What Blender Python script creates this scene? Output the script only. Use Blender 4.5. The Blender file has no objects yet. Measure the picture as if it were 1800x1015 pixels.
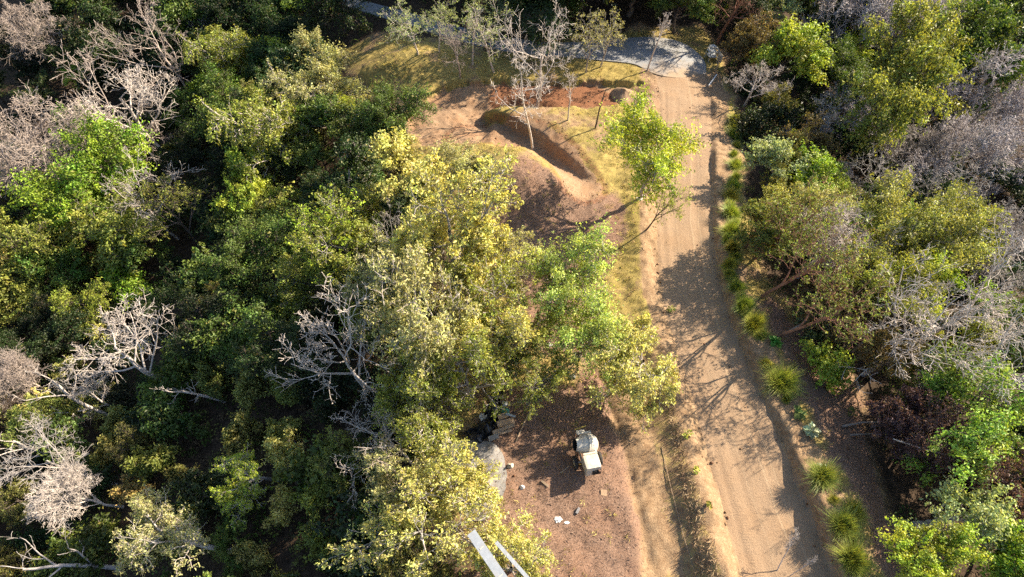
import bpy, math, random
import numpy as np
from mathutils import Vector, Matrix

# ------------------------------------------------------------------ camera, sky, sun, exposure
SC = bpy.context.scene
COL = SC.collection
CAM_H = 30.0
F_PX = 1100.0                      # focal length in pixels of the 1800 px wide photograph
DEP = math.radians(66.0)           # how far the camera looks down
cam_data = bpy.data.cameras.new('camera')
cam = bpy.data.objects.new('camera', cam_data)
COL.objects.link(cam)
cam.location = (0, 0, CAM_H)
cam.rotation_euler = (math.pi / 2 - DEP, 0, 0)
cam_data.sensor_width = 36.0
cam_data.lens = 36.0 * F_PX / 1800.0
cam_data.clip_end = 3000
SC.camera = cam

SUN_EL = math.radians(25)
SUN_AZ = math.radians(56)          # clockwise from +Y
TO_SUN = Vector((math.sin(SUN_AZ) * math.cos(SUN_EL), math.cos(SUN_AZ) * math.cos(SUN_EL), math.sin(SUN_EL)))
world = bpy.data.worlds.new('World')
SC.world = world
world.use_nodes = True
wn = world.node_tree
sky = wn.nodes.new('ShaderNodeTexSky')
sky.sky_type = 'NISHITA'
sky.sun_disc = False
sky.sun_elevation = SUN_EL
sky.sun_rotation = SUN_AZ
bg = wn.nodes['Background']
bg.inputs['Strength'].default_value = 0.092
wn.links.new(sky.outputs[0], bg.inputs['Color'])
sl = bpy.data.lights.new('sun', 'SUN')
sl.energy = 5.0
sl.angle = math.radians(0.5)
sl.color = (1.0, 0.86, 0.66)
sun = bpy.data.objects.new('sun', sl)
COL.objects.link(sun)
sun.rotation_euler = TO_SUN.to_track_quat('Z', 'Y').to_euler()
sun.location = (40, 40, 60)

SC.view_settings.view_transform = 'Standard'
SC.view_settings.look = 'None'
SC.view_settings.gamma = 1
SC.view_settings.exposure = 1.62
SC.cycles.use_adaptive_sampling = True
SC.cycles.adaptive_threshold = 0.02
SC.cycles.use_denoising = False
SC.cycles.max_bounces = 4
SC.cycles.diffuse_bounces = 3
SC.cycles.glossy_bounces = 2
SC.cycles.transmission_bounces = 3
SC.cycles.transparent_max_bounces = 4

# ------------------------------------------------------------------ helpers
FWD = np.array([0, math.cos(DEP), -math.sin(DEP)])
UP = np.array([0, math.sin(DEP), math.cos(DEP)])
RGT = np.array([1.0, 0, 0])
CAMP = np.array([0, 0, CAM_H])


def ray(px, py):
    return FWD + RGT * ((px - 900) / F_PX) - UP * ((py - 507.5) / F_PX)


def sstep(a, b, x):
    t = np.clip((x - a) / (b - a), 0, 1)
    return t * t * (3 - 2 * t)


def _hash(ix, iy, seed):
    h = (ix.astype(np.int64) * 374761393 + iy.astype(np.int64) * 668265263 + seed * 1442695041) & 0xffffffff
    h = ((h ^ (h >> 13)) * 1274126177) & 0xffffffff
    return ((h ^ (h >> 16)) & 0xffff) / 65535.0


def vnoise(x, y, seed=0):
    x0 = np.floor(x); y0 = np.floor(y)
    fx = x - x0; fy = y - y0
    fx = fx * fx * (3 - 2 * fx); fy = fy * fy * (3 - 2 * fy)
    a = _hash(x0, y0, seed); b = _hash(x0 + 1, y0, seed)
    c = _hash(x0, y0 + 1, seed); d = _hash(x0 + 1, y0 + 1, seed)
    return (a + (b - a) * fx) * (1 - fy) + (c + (d - c) * fx) * fy - 0.5


def fbm(x, y, seed=0, o=4):
    r = 0; amp = 1.0; f = 1.0
    for k in range(o):
        r = r + amp * vnoise(x * f, y * f, seed + k * 17)
        amp *= 0.5; f *= 2.03
    return r


def seg_dist(x, y, poly):
    """distance to a polyline, and the arc position of the nearest point (0..1)"""
    best = np.full(np.shape(x), 1e9); pos = np.zeros(np.shape(x))
    n = len(poly) - 1
    for i in range(n):
        ax, ay = poly[i]; bx, by = poly[i + 1]
        dx, dy = bx - ax, by - ay
        t = np.clip(((x - ax) * dx + (y - ay) * dy) / (dx * dx + dy * dy + 1e-9), 0, 1)
        d = np.hypot(x - ax - t * dx, y - ay - t * dy)
        m = d < best
        best = np.where(m, d, best); pos = np.where(m, (i + t) / n, pos)
    return best, pos


def poly_sd(x, y, poly):
    """signed distance to a closed polygon, negative inside"""
    d, _ = seg_dist(x, y, list(poly) + [poly[0]])
    inside = np.zeros(np.shape(x), bool)
    n = len(poly)
    for i in range(n):
        ax, ay = poly[i]; bx, by = poly[(i + 1) % n]
        c = ((ay > y) != (by > y)) & (x < (bx - ax) * (y - ay) / (by - ay + 1e-12) + ax)
        inside ^= c
    return np.where(inside, -d, d)


# ------------------------------------------------------------------ terrain
def softplus(t, k=2.0):
    return np.where(t * k > 30, t, np.log1p(np.exp(np.clip(t * k, -40, 30))) / k)


def t_base(x, y):
    z = -0.30 * np.clip(y, -40, 46) - 0.16 * np.clip(y - 46, 0, 60)
    left = -3.6 - 0.12 * np.clip(y, -10, 50)
    t = softplus(left - x, 1.2)
    z = z - 0.36 * np.minimum(t, 26) - 0.1 * np.clip(t - 26, 0, 60)
    right = 15.0 - 0.02 * np.clip(y, -10, 50)
    t = softplus(x - right, 1.0)
    z = z - 0.20 * np.minimum(t, 40)
    return z


def pick_on(fn, px, py, h=0.0):
    """the point where the view ray through a pixel comes down to h above fn"""
    r = ray(px, py)
    s = np.linspace(12, 120, 1200)
    p = CAMP[None] + r[None] * s[:, None]
    g = p[:, 2] - fn(p[:, 0], p[:, 1]) - h
    k = np.argmax(g < 0) if (g < 0).any() else len(s) - 1
    k = max(k, 1)
    t = g[k - 1] / (g[k - 1] - g[k] + 1e-9)
    q = p[k - 1] + (p[k] - p[k - 1]) * t
    return q


def W(pts):
    return [tuple(pick_on(t_base, a, b)[:2]) for a, b in pts]


# the dirt road, edge by edge
ROAD_L = [(1318, 1060), (1298, 1010), (1280, 948), (1262, 866), (1240, 794), (1212, 690), (1189, 616), (1165, 545),
          (1156, 469), (1151, 380), (1152, 300), (1160, 220), (1158, 160), (1150, 130)]
ROAD_R = [(1490, 1060), (1464, 1010), (1440, 923), (1410, 866), (1384, 801), (1340, 690), (1301, 612), (1284, 557),
          (1260, 469), (1252, 380), (1250, 300), (1252, 220), (1250, 160), (1242, 125)]
rl = np.array(W(ROAD_L)); rr = np.array(W(ROAD_R))
YS = np.linspace(-6, 42, 97)
RXL = np.interp(YS, rl[:, 1], rl[:, 0]); RXR = np.interp(YS, rr[:, 1], rr[:, 0])
k_ = np.ones(7) / 7
RXL = np.convolve(np.pad(RXL, 3, 'edge'), k_, 'valid'); RXR = np.convolve(np.pad(RXR, 3, 'edge'), k_, 'valid')
RTOP = min(rl[-1, 1], rr[-1, 1])


def road_uv(x, y):
    l = np.interp(y, YS, RXL); r = np.interp(y, YS, RXR)
    c = (l + r) / 2; hw = (r - l) / 2 * 0.93
    slope = np.interp(y, YS[:-1], np.diff((RXL + RXR) / 2) / np.diff(YS))
    return (x - c) / np.sqrt(1 + slope ** 2), hw


PATH_UP = W([(1150, 168), (1100, 166), (1050, 164), (1000, 164), (930, 162), (870, 163), (810, 172), (775, 192)])
PATH_LOW = W([(822, 232), (865, 222), (910, 228), (950, 246), (985, 278), (1006, 308), (1022, 332)])
TURN = W([(820, 156), (770, 162), (738, 185), (722, 225), (745, 250), (790, 252), (850, 246), (862, 215), (846, 186), (900, 180), (900, 158)])
ISLAND = W([(850, 189), (900, 184), (1000, 186), (1075, 185), (1130, 178), (1160, 180), (1150, 215), (1100, 270), (1062, 322), (1036, 314), (1005, 282), (970, 250), (935, 224), (898, 207)])
KNOLL = pick_on(t_base, 912, 318)
MOUND = pick_on(t_base, 720, 118)
RUT = W([(1066, 690), (1082, 745), (1100, 800), (1116, 870), (1130, 930), (1142, 990)])
CLEAR = W([(590, 90), (660, 62), (860, 92), (1140, 50), (1230, 45), (1262, 80), (1292, 200), (1300, 330), (1330, 480), (1430, 600),
           (1520, 720), (1560, 880), (1620, 1080), (860, 1080), (800, 880), (800, 740), (790, 560), (800, 470), (760, 330), (715, 250), (690, 205), (640, 150)])
PAD = W([(870, 720), (900, 690), (1050, 660), (1066, 700), (1084, 760), (1104, 830), (1120, 900), (1136, 1000), (1140, 1080), (820, 1080), (840, 870)])
MULCH2 = W([(850, 320), (940, 318), (1010, 350), (1090, 350), (1100, 400), (1085, 470), (1040, 520), (1090, 600), (960, 620), (860, 470)])
BANK = W([(1330, 500), (1440, 600), (1530, 720), (1570, 880), (1620, 1080), (1560, 1080), (1480, 880), (1400, 700), (1340, 580)])
RED = W([(880, 140), (960, 140), (1060, 150), (1100, 150), (1085, 178), (1000, 183), (930, 178), (860, 172)])
STRIP = W([(1085, 690), (1140, 690), (1190, 860), (1225, 1010), (1150, 1010), (1120, 860)])
CONC_C = [(600, -4), (640, 12), (690, 28), (740, 42), (800, 58), (860, 71), (900, 79), (950, 83), (1000, 87), (1060, 89), (1120, 90), (1160, 94), (1186, 106), (1200, 122), (1205, 140)]
CONC = W(CONC_C)


def terrain(x, y):
    z = t_base(x, y)
    u, hw = road_uv(x, y)
    on = sstep(42, 38, y)
    w = 0.2 * fbm(x * 0.9, y * 0.9, 5, 5)
    # right: a cut bank, a narrow crest, then the wood
    hb = np.interp(y, [-6, 6, 14, 24, 34], [0.75, 0.65, 0.5, 0.35, 0.2]) * (1 + 1.2 * fbm(x * 0.0, y * 0.5, 9, 3))
    z = z + on * hb * sstep(hw + w, hw + 0.42 + w, u) * sstep(hw + 4.2, hw + 1.6, u)
    # left: a berm between the road and the yard
    hl = np.interp(y, [-6, 2, 9, 12, 20, 32, 36], [0.75, 0.7, 0.5, 0.35, 0.3, 0.15, 0.0]) * (1 + 0.9 * fbm(x * 0, y * 0.6, 19, 3))
    z = z + on * hl * sstep(-hw + 0.05 + w, -hw - 0.95 + w, u) * sstep(-hw - 2.6 + w, -hw - 1.15 + w, u)
    # road surface: faintly dished, two wheel lines
    on_r = sstep(hw + 0.1, hw - 0.2, np.abs(u)) * on
    z = z + on_r * (0.05 * (u / hw) ** 2 - 0.035 * np.exp(-((u - 0.85) / 0.22) ** 2) - 0.03 * np.exp(-((u + 0.75) / 0.2) ** 2)
                    - 0.05 * np.exp(-((u + hw - 0.35) / 0.12) ** 2))
    n1 = fbm(x * 0.5, y * 0.5, 3, 4); n2 = fbm(x * 2.6, y * 2.6, 33, 3)
    rough = 1 - 0.85 * on_r
    # the benched track
    d, p = seg_dist(x, y, PATH_UP)
    d = d + 0.45 * n1 + 0.35 * n2
    z = z - 0.5 * sstep(2.1, 1.6, d) * sstep(0.0, 0.12, p + 0.0)
    sd = poly_sd(x, y, TURN)
    z = z - 0.5 * sstep(0.7, -0.3, sd + 0.5 * n1) * sstep(1.5, 2.2, d)
    d2, p2 = seg_dist(x, y, PATH_LOW)
    d2 = d2 + 0.35 * n1
    isl = poly_sd(x, y, ISLAND)
    z = z + 0.3 * sstep(0.3, -1.5, isl + 0.3 * n1)
    near = sstep(5.0, 2.6, d2)
    cut = sstep(-0.15, 0.4, isl + 0.45 * n1 + 0.22 * n2)
    z = z - 1.1 * near * cut * sstep(0, 1, (np.interp(p2, [0, 0.35, 0.7, 1], [6.0, 4.6, 2.2, 1.4]) - isl) / np.interp(p2, [0, 0.35, 0.7, 1], [4.0, 2.4, 1.3, 1.0])) * np.interp(p2, [0, 0.2, 0.6, 1], [0.3, 1, 0.9, 0.0])
    wl = 0.9
    # knoll and mound
    k = np.hypot((x - KNOLL[0]) / 1.25, y - KNOLL[1])
    z = z + 2.3 * np.exp(-(k / 3.4) ** 2.6) * sstep(0.8, 3.2, isl)
    k = np.hypot((x - MOUND[0]) / 1.6, y - MOUND[1])
    z = z + 1.5 * np.exp(-(k / 3.2) ** 2)
    # rut beside the yard
    dr, _ = seg_dist(x, y, RUT)
    z = z - 0.18 * np.exp(-(dr / (0.2 + 0.12 * np.abs(n2))) ** 2)
    pd = poly_sd(x, y, PAD)
    z = z + 0.16 * sstep(0.2, -0.4, pd)
    clear = poly_sd(x, y, CLEAR)
    fr = sstep(-1, 3, clear)
    z = z + rough * (0.22 * n1 + 0.09 * n2 + 0.07 * fbm(x * 3.1, y * 3.1, 57, 2) + fr * 0.6 * fbm(x * 0.25, y * 0.25, 71, 3)) * sstep(0, 0.4, np.abs(np.abs(u) - hw) + 0.1 + (1 - on))
    dc, _ = seg_dist(x, y, CONC)
    z0 = t_base(x, y) - 0.05
    z = z + (z0 - z) * sstep(3.3, 2.2, dc)
    return z


def height(x, y):
    """the ground sheet's own height, read off its grid"""
    i = np.clip(np.searchsorted(xs, x) - 1, 0, len(xs) - 2); j = np.clip(np.searchsorted(ys, y) - 1, 0, len(ys) - 2)
    fx = (x - xs[i]) / (xs[i + 1] - xs[i]); fy = (y - ys[j]) / (ys[j + 1] - ys[j])
    return (GZ[j, i] * (1 - fx) + GZ[j, i + 1] * fx) * (1 - fy) + (GZ[j + 1, i] * (1 - fx) + GZ[j + 1, i + 1] * fx) * fy


def pick(px, py, h=0.0):
    return pick_on(height, px, py, h)


def gz(x, y):
    return float(height(np.array([x]), np.array([y]))[0])


# ------------------------------------------------------------------ node material helpers
def new_mat(name):
    m = bpy.data.materials.new(name)
    m.use_nodes = True
    nt = m.node_tree
    for n in list(nt.nodes):
        nt.nodes.remove(n)
    out = nt.nodes.new('ShaderNodeOutputMaterial')
    return m, nt, out


class N:
    def __init__(s, nt):
        s.nt = nt

    def node(s, t, **kw):
        n = s.nt.nodes.new(t)
        for k, v in kw.items():
            setattr(n, k, v)
        return n

    def link(s, a, b):
        s.nt.links.new(a, b)

    def val(s, sock, v):
        if hasattr(v, 'links') or isinstance(v, bpy.types.NodeSocket):
            s.link(v, sock)
        else:
            sock.default_value = v

    def math(s, op, a, b=0.0, clamp=False):
        n = s.node('ShaderNodeMath', operation=op, use_clamp=clamp)
        s.val(n.inputs[0], a); s.val(n.inputs[1], b)
        return n.outputs[0]

    def mix(s, f, a, b, blend='MIX'):
        n = s.node('ShaderNodeMix', data_type='RGBA', blend_type=blend)
        n.clamp_factor = True
        s.val(n.inputs[0], f)
        s.val(n.inputs[6], a if not isinstance(a, tuple) else (*a[:3], 1))
        s.val(n.inputs[7], b if not isinstance(b, tuple) else (*b[:3], 1))
        return n.outputs[2]

    def noise(s, scale, detail=4, rough=0.6, vec=None, col=False):
        n = s.node('ShaderNodeTexNoise')
        n.inputs['Scale'].default_value = scale
        n.inputs['Detail'].default_value = detail
        n.inputs['Roughness'].default_value = rough
        if vec is not None:
            s.link(vec, n.inputs['Vector'])
        return n.outputs['Color' if col else 'Fac']

    def ramp(s, f, lo, hi):
        n = s.node('ShaderNodeMapRange')
        n.clamp = True
        s.val(n.inputs[0], f)
        n.inputs[1].default_value = lo; n.inputs[2].default_value = hi
        return n.outputs[0]

    def attr(s, name, out='Fac'):
        n = s.node('ShaderNodeAttribute')
        n.attribute_name = name
        return n.outputs[out]

    def pos(s):
        return s.node('ShaderNodeNewGeometry').outputs['Position']

    def bsdf(s, col, rough=0.9, spec=0.2, normal=None, metal=0.0):
        b = s.node('ShaderNodeBsdfPrincipled')
        s.val(b.inputs['Base Color'], col if not isinstance(col, tuple) else (*col[:3], 1))
        s.val(b.inputs['Roughness'], rough)
        b.inputs['Specular IOR Level'].default_value = spec
        b.inputs['Metallic'].default_value = metal
        if normal is not None:
            s.link(normal, b.inputs['Normal'])
        return b.outputs[0]

    def bump(s, h, strength=0.5, dist=0.05):
        b = s.node('ShaderNodeBump')
        b.inputs['Strength'].default_value = strength
        b.inputs['Distance'].default_value = dist
        s.link(h, b.inputs['Height'])
        return b.outputs[0]


def simple_mat(name, col, rough=0.7, spec=0.3, metal=0.0, var=0.25, scale=6.0, dirt=None, bump=0.15):
    m, nt, out = new_mat(name)
    n = N(nt)
    oc = n.node('ShaderNodeTexCoord').outputs['Object']
    f = n.noise(scale, 5, 0.65, oc)
    dark = tuple(c * (1 - var) for c in col); lite = tuple(min(1, c * (1 + var)) for c in col)
    c = n.mix(n.ramp(f, 0.3, 0.7), dark, lite)
    if dirt:
        g = n.noise(scale * 0.6, 6, 0.7, oc)
        c = n.mix(n.ramp(g, 0.5, 0.72), c, dirt)
    nrm = n.bump(n.noise(scale * 5, 3, 0.6, oc), bump, 0.02)
    nt.links.new(n.bsdf(c, rough, spec, nrm, metal), out.inputs[0])
    return m


# ground: soil kinds are masks held by the mesh, broken up and grained by noise
def ground_material():
    m, nt, out = new_mat('earth')
    n = N(nt)
    pos = n.pos()
    big = n.noise(0.55, 5, 0.6, pos); mid = n.noise(3.0, 5, 0.65, pos); fine = n.noise(14, 4, 0.7, pos); grit = n.noise(45, 2, 0.6, pos)
    a1 = n.node('ShaderNodeAttribute'); a1.attribute_name = 'soil_a'
    a2 = n.node('ShaderNodeAttribute'); a2.attribute_name = 'soil_b'
    s1 = n.node('ShaderNodeSeparateColor'); n.link(a1.outputs['Color'], s1.inputs[0])
    s2 = n.node('ShaderNodeSeparateColor'); n.link(a2.outputs['Color'], s2.inputs[0])
    road, track, mulch = s1.outputs; grass, red, forest = s2.outputs

    def brk(mask, amt=0.5):
        t = n.math('ADD', mask, n.math('MULTIPLY', n.math('SUBTRACT', mid, 0.5), amt))
        t = n.math('ADD', t, n.math('MULTIPLY', n.math('SUBTRACT', fine, 0.5), amt * 0.8))
        return n.ramp(t, 0.34, 0.66)
    dirt = n.mix(n.ramp(mid, 0.32, 0.68), (0.20, 0.125, 0.07), (0.36, 0.25, 0.15))
    dirt = n.mix(n.ramp(fine, 0.5, 0.7), dirt, (0.155, 0.095, 0.055))
    dirt = n.mix(n.math('MULTIPLY', n.ramp(grit, 0.58, 0.72), 0.6), dirt, (0.40, 0.29, 0.19))
    # packed road
    ru = n.attr('road_u'); rv = n.attr('road_v')
    cmb = n.node('ShaderNodeCombineXYZ')
    n.link(n.math('MULTIPLY', ru, 1.7), cmb.inputs[0]); n.link(n.math('MULTIPLY', rv, 0.14), cmb.inputs[1])
    streak = n.noise(2.2, 5, 0.7, cmb.outputs[0])
    rcol = n.mix(n.ramp(streak, 0.2, 0.8), (0.245, 0.168, 0.108), (0.325, 0.23, 0.15))
    rcol = n.mix(n.math('MULTIPLY', n.ramp(big, 0.42, 0.65), 0.55), rcol, (0.274, 0.176, 0.104))
    rcol = n.mix(n.math('MULTIPLY', n.ramp(fine, 0.5, 0.72), 0.65), rcol, (0.166, 0.112, 0.072))
    blot = n.noise(1.4, 6, 0.72, pos)
    rcol = n.mix(n.math('MULTIPLY', n.ramp(blot, 0.52, 0.7), 0.3), rcol, (0.21, 0.145, 0.098))
    for c0, wd, k in ((0.50, 0.06, 0.85), (1.02, 0.05, 0.7), (-0.45, 0.05, 0.5)):
        wob = n.math('ADD', ru, n.math('MULTIPLY', n.math('SUBTRACT', n.noise(0.25, 2, 0.5, pos), 0.5), 0.5))
        ln = n.ramp(n.math('ABSOLUTE', n.math('SUBTRACT', wob, c0)), wd, 0.0)
        rcol = n.mix(n.math('MULTIPLY', ln, k), rcol, (0.338, 0.248, 0.162))
    tcol = n.mix(n.ramp(mid, 0.3, 0.7), (0.24, 0.152, 0.092), (0.325, 0.222, 0.142))
    tcol = n.mix(n.math('MULTIPLY', n.ramp(fine, 0.52, 0.72), 0.6), tcol, (0.17, 0.10, 0.06))
    tcol = n.mix(n.ramp(big, 0.45, 0.62), tcol, (0.275, 0.165, 0.095))
    mcol = n.mix(n.ramp(fine, 0.3, 0.7), (0.13, 0.08, 0.058), (0.28, 0.185, 0.132))
    mcol = n.mix(n.math('MULTIPLY', n.ramp(big, 0.4, 0.65), 0.6), mcol, (0.238, 0.133, 0.083))
    mcol = n.mix(n.math('MULTIPLY', n.ramp(grit, 0.55, 0.75), 0.5), mcol, (0.324, 0.223, 0.180))
    gcol = n.mix(n.ramp(mid, 0.3, 0.7), (0.20, 0.15, 0.05), (0.36, 0.28, 0.095))
    gcol = n.mix(n.ramp(fine, 0.55, 0.8), gcol, (0.115, 0.090, 0.029))
    redc = n.mix(n.ramp(fine, 0.3, 0.7), (0.135, 0.058, 0.03), (0.25, 0.12, 0.064))
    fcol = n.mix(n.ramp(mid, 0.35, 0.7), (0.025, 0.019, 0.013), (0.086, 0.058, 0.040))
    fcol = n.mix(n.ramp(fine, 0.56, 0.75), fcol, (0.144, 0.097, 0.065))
    c = n.mix(brk(grass, 0.9), dirt, gcol)
    c = n.mix(brk(mulch, 0.7), c, mcol)
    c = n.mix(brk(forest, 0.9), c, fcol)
    c = n.mix(brk(track, 0.55), c, tcol)
    c = n.mix(brk(red, 0.9), c, redc)
    c = n.mix(brk(road, 0.35), c, rcol)
    # tyre tread pressed along the left edge of the road
    wv = n.node('ShaderNodeTexWave'); wv.bands_direction = 'Y'
    wv.inputs['Scale'].default_value = 2.6; wv.inputs['Distortion'].default_value = 1.2
    cm2 = n.node('ShaderNodeCombineXYZ'); n.link(n.math('MULTIPLY', ru, 0.6), cm2.inputs[0]); n.link(rv, cm2.inputs[1])
    n.link(cm2.outputs[0], wv.inputs['Vector'])
    tread = n.math('MULTIPLY', wv.outputs['Fac'], n.math('MULTIPLY', n.ramp(n.math('ABSOLUTE', n.math('ADD', ru, 1.25)), 0.32, 0.18), road))
    h = n.math('ADD', n.math('MULTIPLY', fine, 0.5), n.math('MULTIPLY', grit, 0.25))
    h = n.math('MULTIPLY', h, n.math('SUBTRACT', 1.0, n.math('MULTIPLY', road, 0.3)))
    h = n.math('ADD', h, n.math('MULTIPLY', n.math('MULTIPLY', tread, n.ramp(mid, 0.42, 0.62)), 0.12))
    h = n.math('ADD', h, n.math('MULTIPLY', n.math('MULTIPLY', streak, road), 0.08))
    nt.links.new(n.bsdf(c, 0.95, 0.1, n.bump(h, 0.9, 0.10)), out.inputs[0])
    return m


def leaf_material():
    m, nt, out = new_mat('leaf')
    n = N(nt)
    oi = n.node('ShaderNodeObjectInfo')
    lv = n.attr('lv')
    hue = n.node('ShaderNodeHueSaturation')
    n.link(oi.outputs['Color'], hue.inputs['Color'])
    n.link(n.math('ADD', 0.462, n.math('MULTIPLY', n.attr('lh'), 0.07)), hue.inputs['Hue'])
    n.link(n.math('ADD', 0.55, n.math('MULTIPLY', lv, 0.92)), hue.inputs['Value'])
    col = n.mix(n.math('MULTIPLY', n.ramp(n.attr('lh'), 0.965, 0.985), 0.7), hue.outputs[0], (0.34, 0.27, 0.08))
    p = n.bsdf(col, 0.48, 0.35)
    tr = n.node('ShaderNodeBsdfTranslucent')
    tcol = n.mix(1.0, col, (1.25, 1.15, 0.55), 'MULTIPLY')
    n.link(tcol, tr.inputs['Color'])
    mx = n.node('ShaderNodeMixShader'); mx.inputs[0].default_value = 0.33
    n.link(p, mx.inputs[1]); n.link(tr.outputs[0], mx.inputs[2])
    nt.links.new(mx.outputs[0], out.inputs[0])
    return m


def bark_material():
    m, nt, out = new_mat('bark')
    n = N(nt)
    oi = n.node('ShaderNodeObjectInfo')
    oc = n.node('ShaderNodeTexCoord').outputs['Object']
    mp = n.node('ShaderNodeMapping'); mp.inputs['Scale'].default_value = (1, 1, 0.35); n.link(oc, mp.inputs['Vector'])
    f = n.noise(7, 5, 0.7, mp.outputs[0])
    c = n.mix(n.ramp(f, 0.38, 0.7), n.mix(1.0, oi.outputs['Color'], (0.62, 0.58, 0.55), 'MULTIPLY'), n.mix(1.0, oi.outputs['Color'], (1.12, 1.12, 1.12), 'MULTIPLY'))
    nt.links.new(n.bsdf(c, 0.85, 0.2, n.bump(f, 0.4, 0.03)), out.inputs[0])
    return m


M_EARTH = ground_material()
M_LEAF = leaf_material()
M_BARK = bark_material()


# ------------------------------------------------------------------ mesh helpers
def mesh_np(name, V, F, mat, smooth=False, attrs=None):
    me = bpy.data.meshes.new(name)
    V = np.asarray(V, np.float32)
    if isinstance(F, np.ndarray):
        k = F.shape[1]
        me.vertices.add(len(V)); me.vertices.foreach_set('co', V.ravel())
        me.loops.add(F.size); me.loops.foreach_set('vertex_index', F.astype(np.int32).ravel())
        me.polygons.add(len(F))
        me.polygons.foreach_set('loop_start', np.arange(0, F.size, k, dtype=np.int32))
        me.update(calc_edges=True)
    else:
        me.from_pydata([tuple(v) for v in V], [], F)
    if smooth:
        me.polygons.foreach_set('use_smooth', np.ones(len(me.polygons), bool))
    for an, av in (attrs or {}).items():
        av = np.asarray(av, np.float32)
        if av.ndim == 1:
            a = me.attributes.new(an, 'FLOAT', 'POINT'); a.data.foreach_set('value', av)
        else:
            a = me.attributes.new(an, 'FLOAT_COLOR', 'POINT'); a.data.foreach_set('color', av.ravel())
    me.materials.append(mat)
    return me


def link(name, me, parent=None, loc=None, color=None):
    o = bpy.data.objects.new(name, me)
    COL.objects.link(o)
    if parent is not None:
        o.parent = parent
    if loc is not None:
        o.location = loc
    if color is not None:
        o.color = (*color[:3], 1)
    return o


def tag(o, label=None, cat=None, group=None, kind=None):
    if label: o['label'] = label
    if cat: o['category'] = cat
    if group: o['group'] = group
    if kind: o['kind'] = kind
    return o


# ------------------------------------------------------------------ the ground as one sheet, its roads cut out of the same grid
def axis(parts):
    r = [parts[0][0]]
    for a, b, st in parts:
        k = max(1, int(round((b - a) / st)))
        r += list(np.linspace(a, b, k + 1)[1:])
    return np.array(r)


xs = axis([(-900, -120, 60), (-120, -42, 6), (-42, -14, 0.8), (-14, 20.0, 0.15), (20.0, 44, 0.6), (44, 120, 6), (120, 900, 60)])
ys = axis([(-300, -60, 40), (-60, -10, 5), (-10, -2, 0.8), (-2, 46, 0.155), (46, 80, 0.9), (80, 160, 6), (160, 900, 60)])
GX, GY = np.meshgrid(xs, ys)
gx = GX.ravel(); gy = GY.ravel()
gzv = terrain(gx, gy)
GZ = gzv.reshape(len(ys), len(xs))
u, hw = road_uv(gx, gy)
onr = sstep(RTOP + 2.0, RTOP - 0.2, gy)
wv_ = 0.22 * fbm(gx * 0.9, gy * 0.9, 5, 3)
m_road = onr * sstep(hw + 0.25, hw - 0.15, np.abs(u + 0) + wv_ * 0.6)
dpu, _ = seg_dist(gx, gy, PATH_UP); dpl, pl_ = seg_dist(gx, gy, PATH_LOW); sdt = poly_sd(gx, gy, TURN)
n_a = fbm(gx * 0.6, gy * 0.6, 41, 4)
m_track = np.maximum.reduce([sstep(2.0, 1.3, dpu + 0.6 * n_a), sstep(0.8, -0.5, sdt + 0.8 * n_a), sstep(1.9, 1.0, dpl + 0.4 * n_a)])
m_mulch = np.maximum(sstep(0.6, -0.5, poly_sd(gx, gy, PAD) + 0.9 * n_a), np.maximum(0.75 * sstep(0.6, -0.6, poly_sd(gx, gy, BANK) + 0.8 * n_a), sstep(1.0, -0.8, poly_sd(gx, gy, MULCH2) + 0.9 * n_a)))
m_red = np.maximum(sstep(0.6, -0.8, poly_sd(gx, gy, RED) + 1.0 * n_a), 0.5 * sstep(2.4, 1.7, dpl) * sstep(1.0, 1.6, dpl))
cl = poly_sd(gx, gy, CLEAR)
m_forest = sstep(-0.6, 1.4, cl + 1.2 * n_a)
strip = sstep(0.3, -0.4, poly_sd(gx, gy, STRIP) + 0.25 * n_a)
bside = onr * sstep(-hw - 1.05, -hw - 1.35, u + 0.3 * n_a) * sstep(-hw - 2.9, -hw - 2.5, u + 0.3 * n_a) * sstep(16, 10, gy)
verge = onr * sstep(hw + 2.0, hw + 1.0, np.abs(u) + 0.7 * n_a) * np.where(u < 0, sstep(hw + 1.45, hw + 1.0, -u), 1.0)
drut, _ = seg_dist(gx, gy, RUT)
m_grass = (1 - np.exp(-(drut / 1.1) ** 2)) * np.maximum((1 - m_forest) * (1 - strip) * (1 - verge) * np.clip(0.72 + 0.9 * n_a, 0, 1) * (1 - bside), 0.45 * bside)
soil_a = np.stack([m_road, m_track, m_mulch * (1 - strip), np.ones_like(gx)], 1)
soil_b = np.stack([m_grass, m_red, m_forest, np.ones_like(gx)], 1)
nx, ny = len(xs), len(ys)
idx = np.arange(nx * ny).reshape(ny, nx)
FQ = np.stack([idx[:-1, :-1], idx[:-1, 1:], idx[1:, 1:], idx[1:, :-1]], -1).reshape(-1, 4)
fc_road = (m_road[FQ].mean(1) > 0.5)
fc_track = (m_track[FQ].mean(1) > 0.5) & ~fc_road


def sub_sheet(name, mask):
    F = FQ[mask]
    used, inv = np.unique(F, return_inverse=True)
    F = inv.reshape(-1, 4)
    me = mesh_np(name, np.stack([gx, gy, gzv], 1)[used], F, M_EARTH, True,
                 {'soil_a': soil_a[used], 'soil_b': soil_b[used], 'road_u': u[used], 'road_v': gy[used]})
    return tag(link(name, me), kind='structure')


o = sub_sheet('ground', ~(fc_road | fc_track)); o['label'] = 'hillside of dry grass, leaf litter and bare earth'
o = sub_sheet('dirt_road', fc_road); o['label'] = 'pale packed dirt road with tyre tracks climbing the ridge'
o = sub_sheet('dirt_track', fc_track); o['label'] = 'freshly graded earth track bending round the grassy island'

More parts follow.
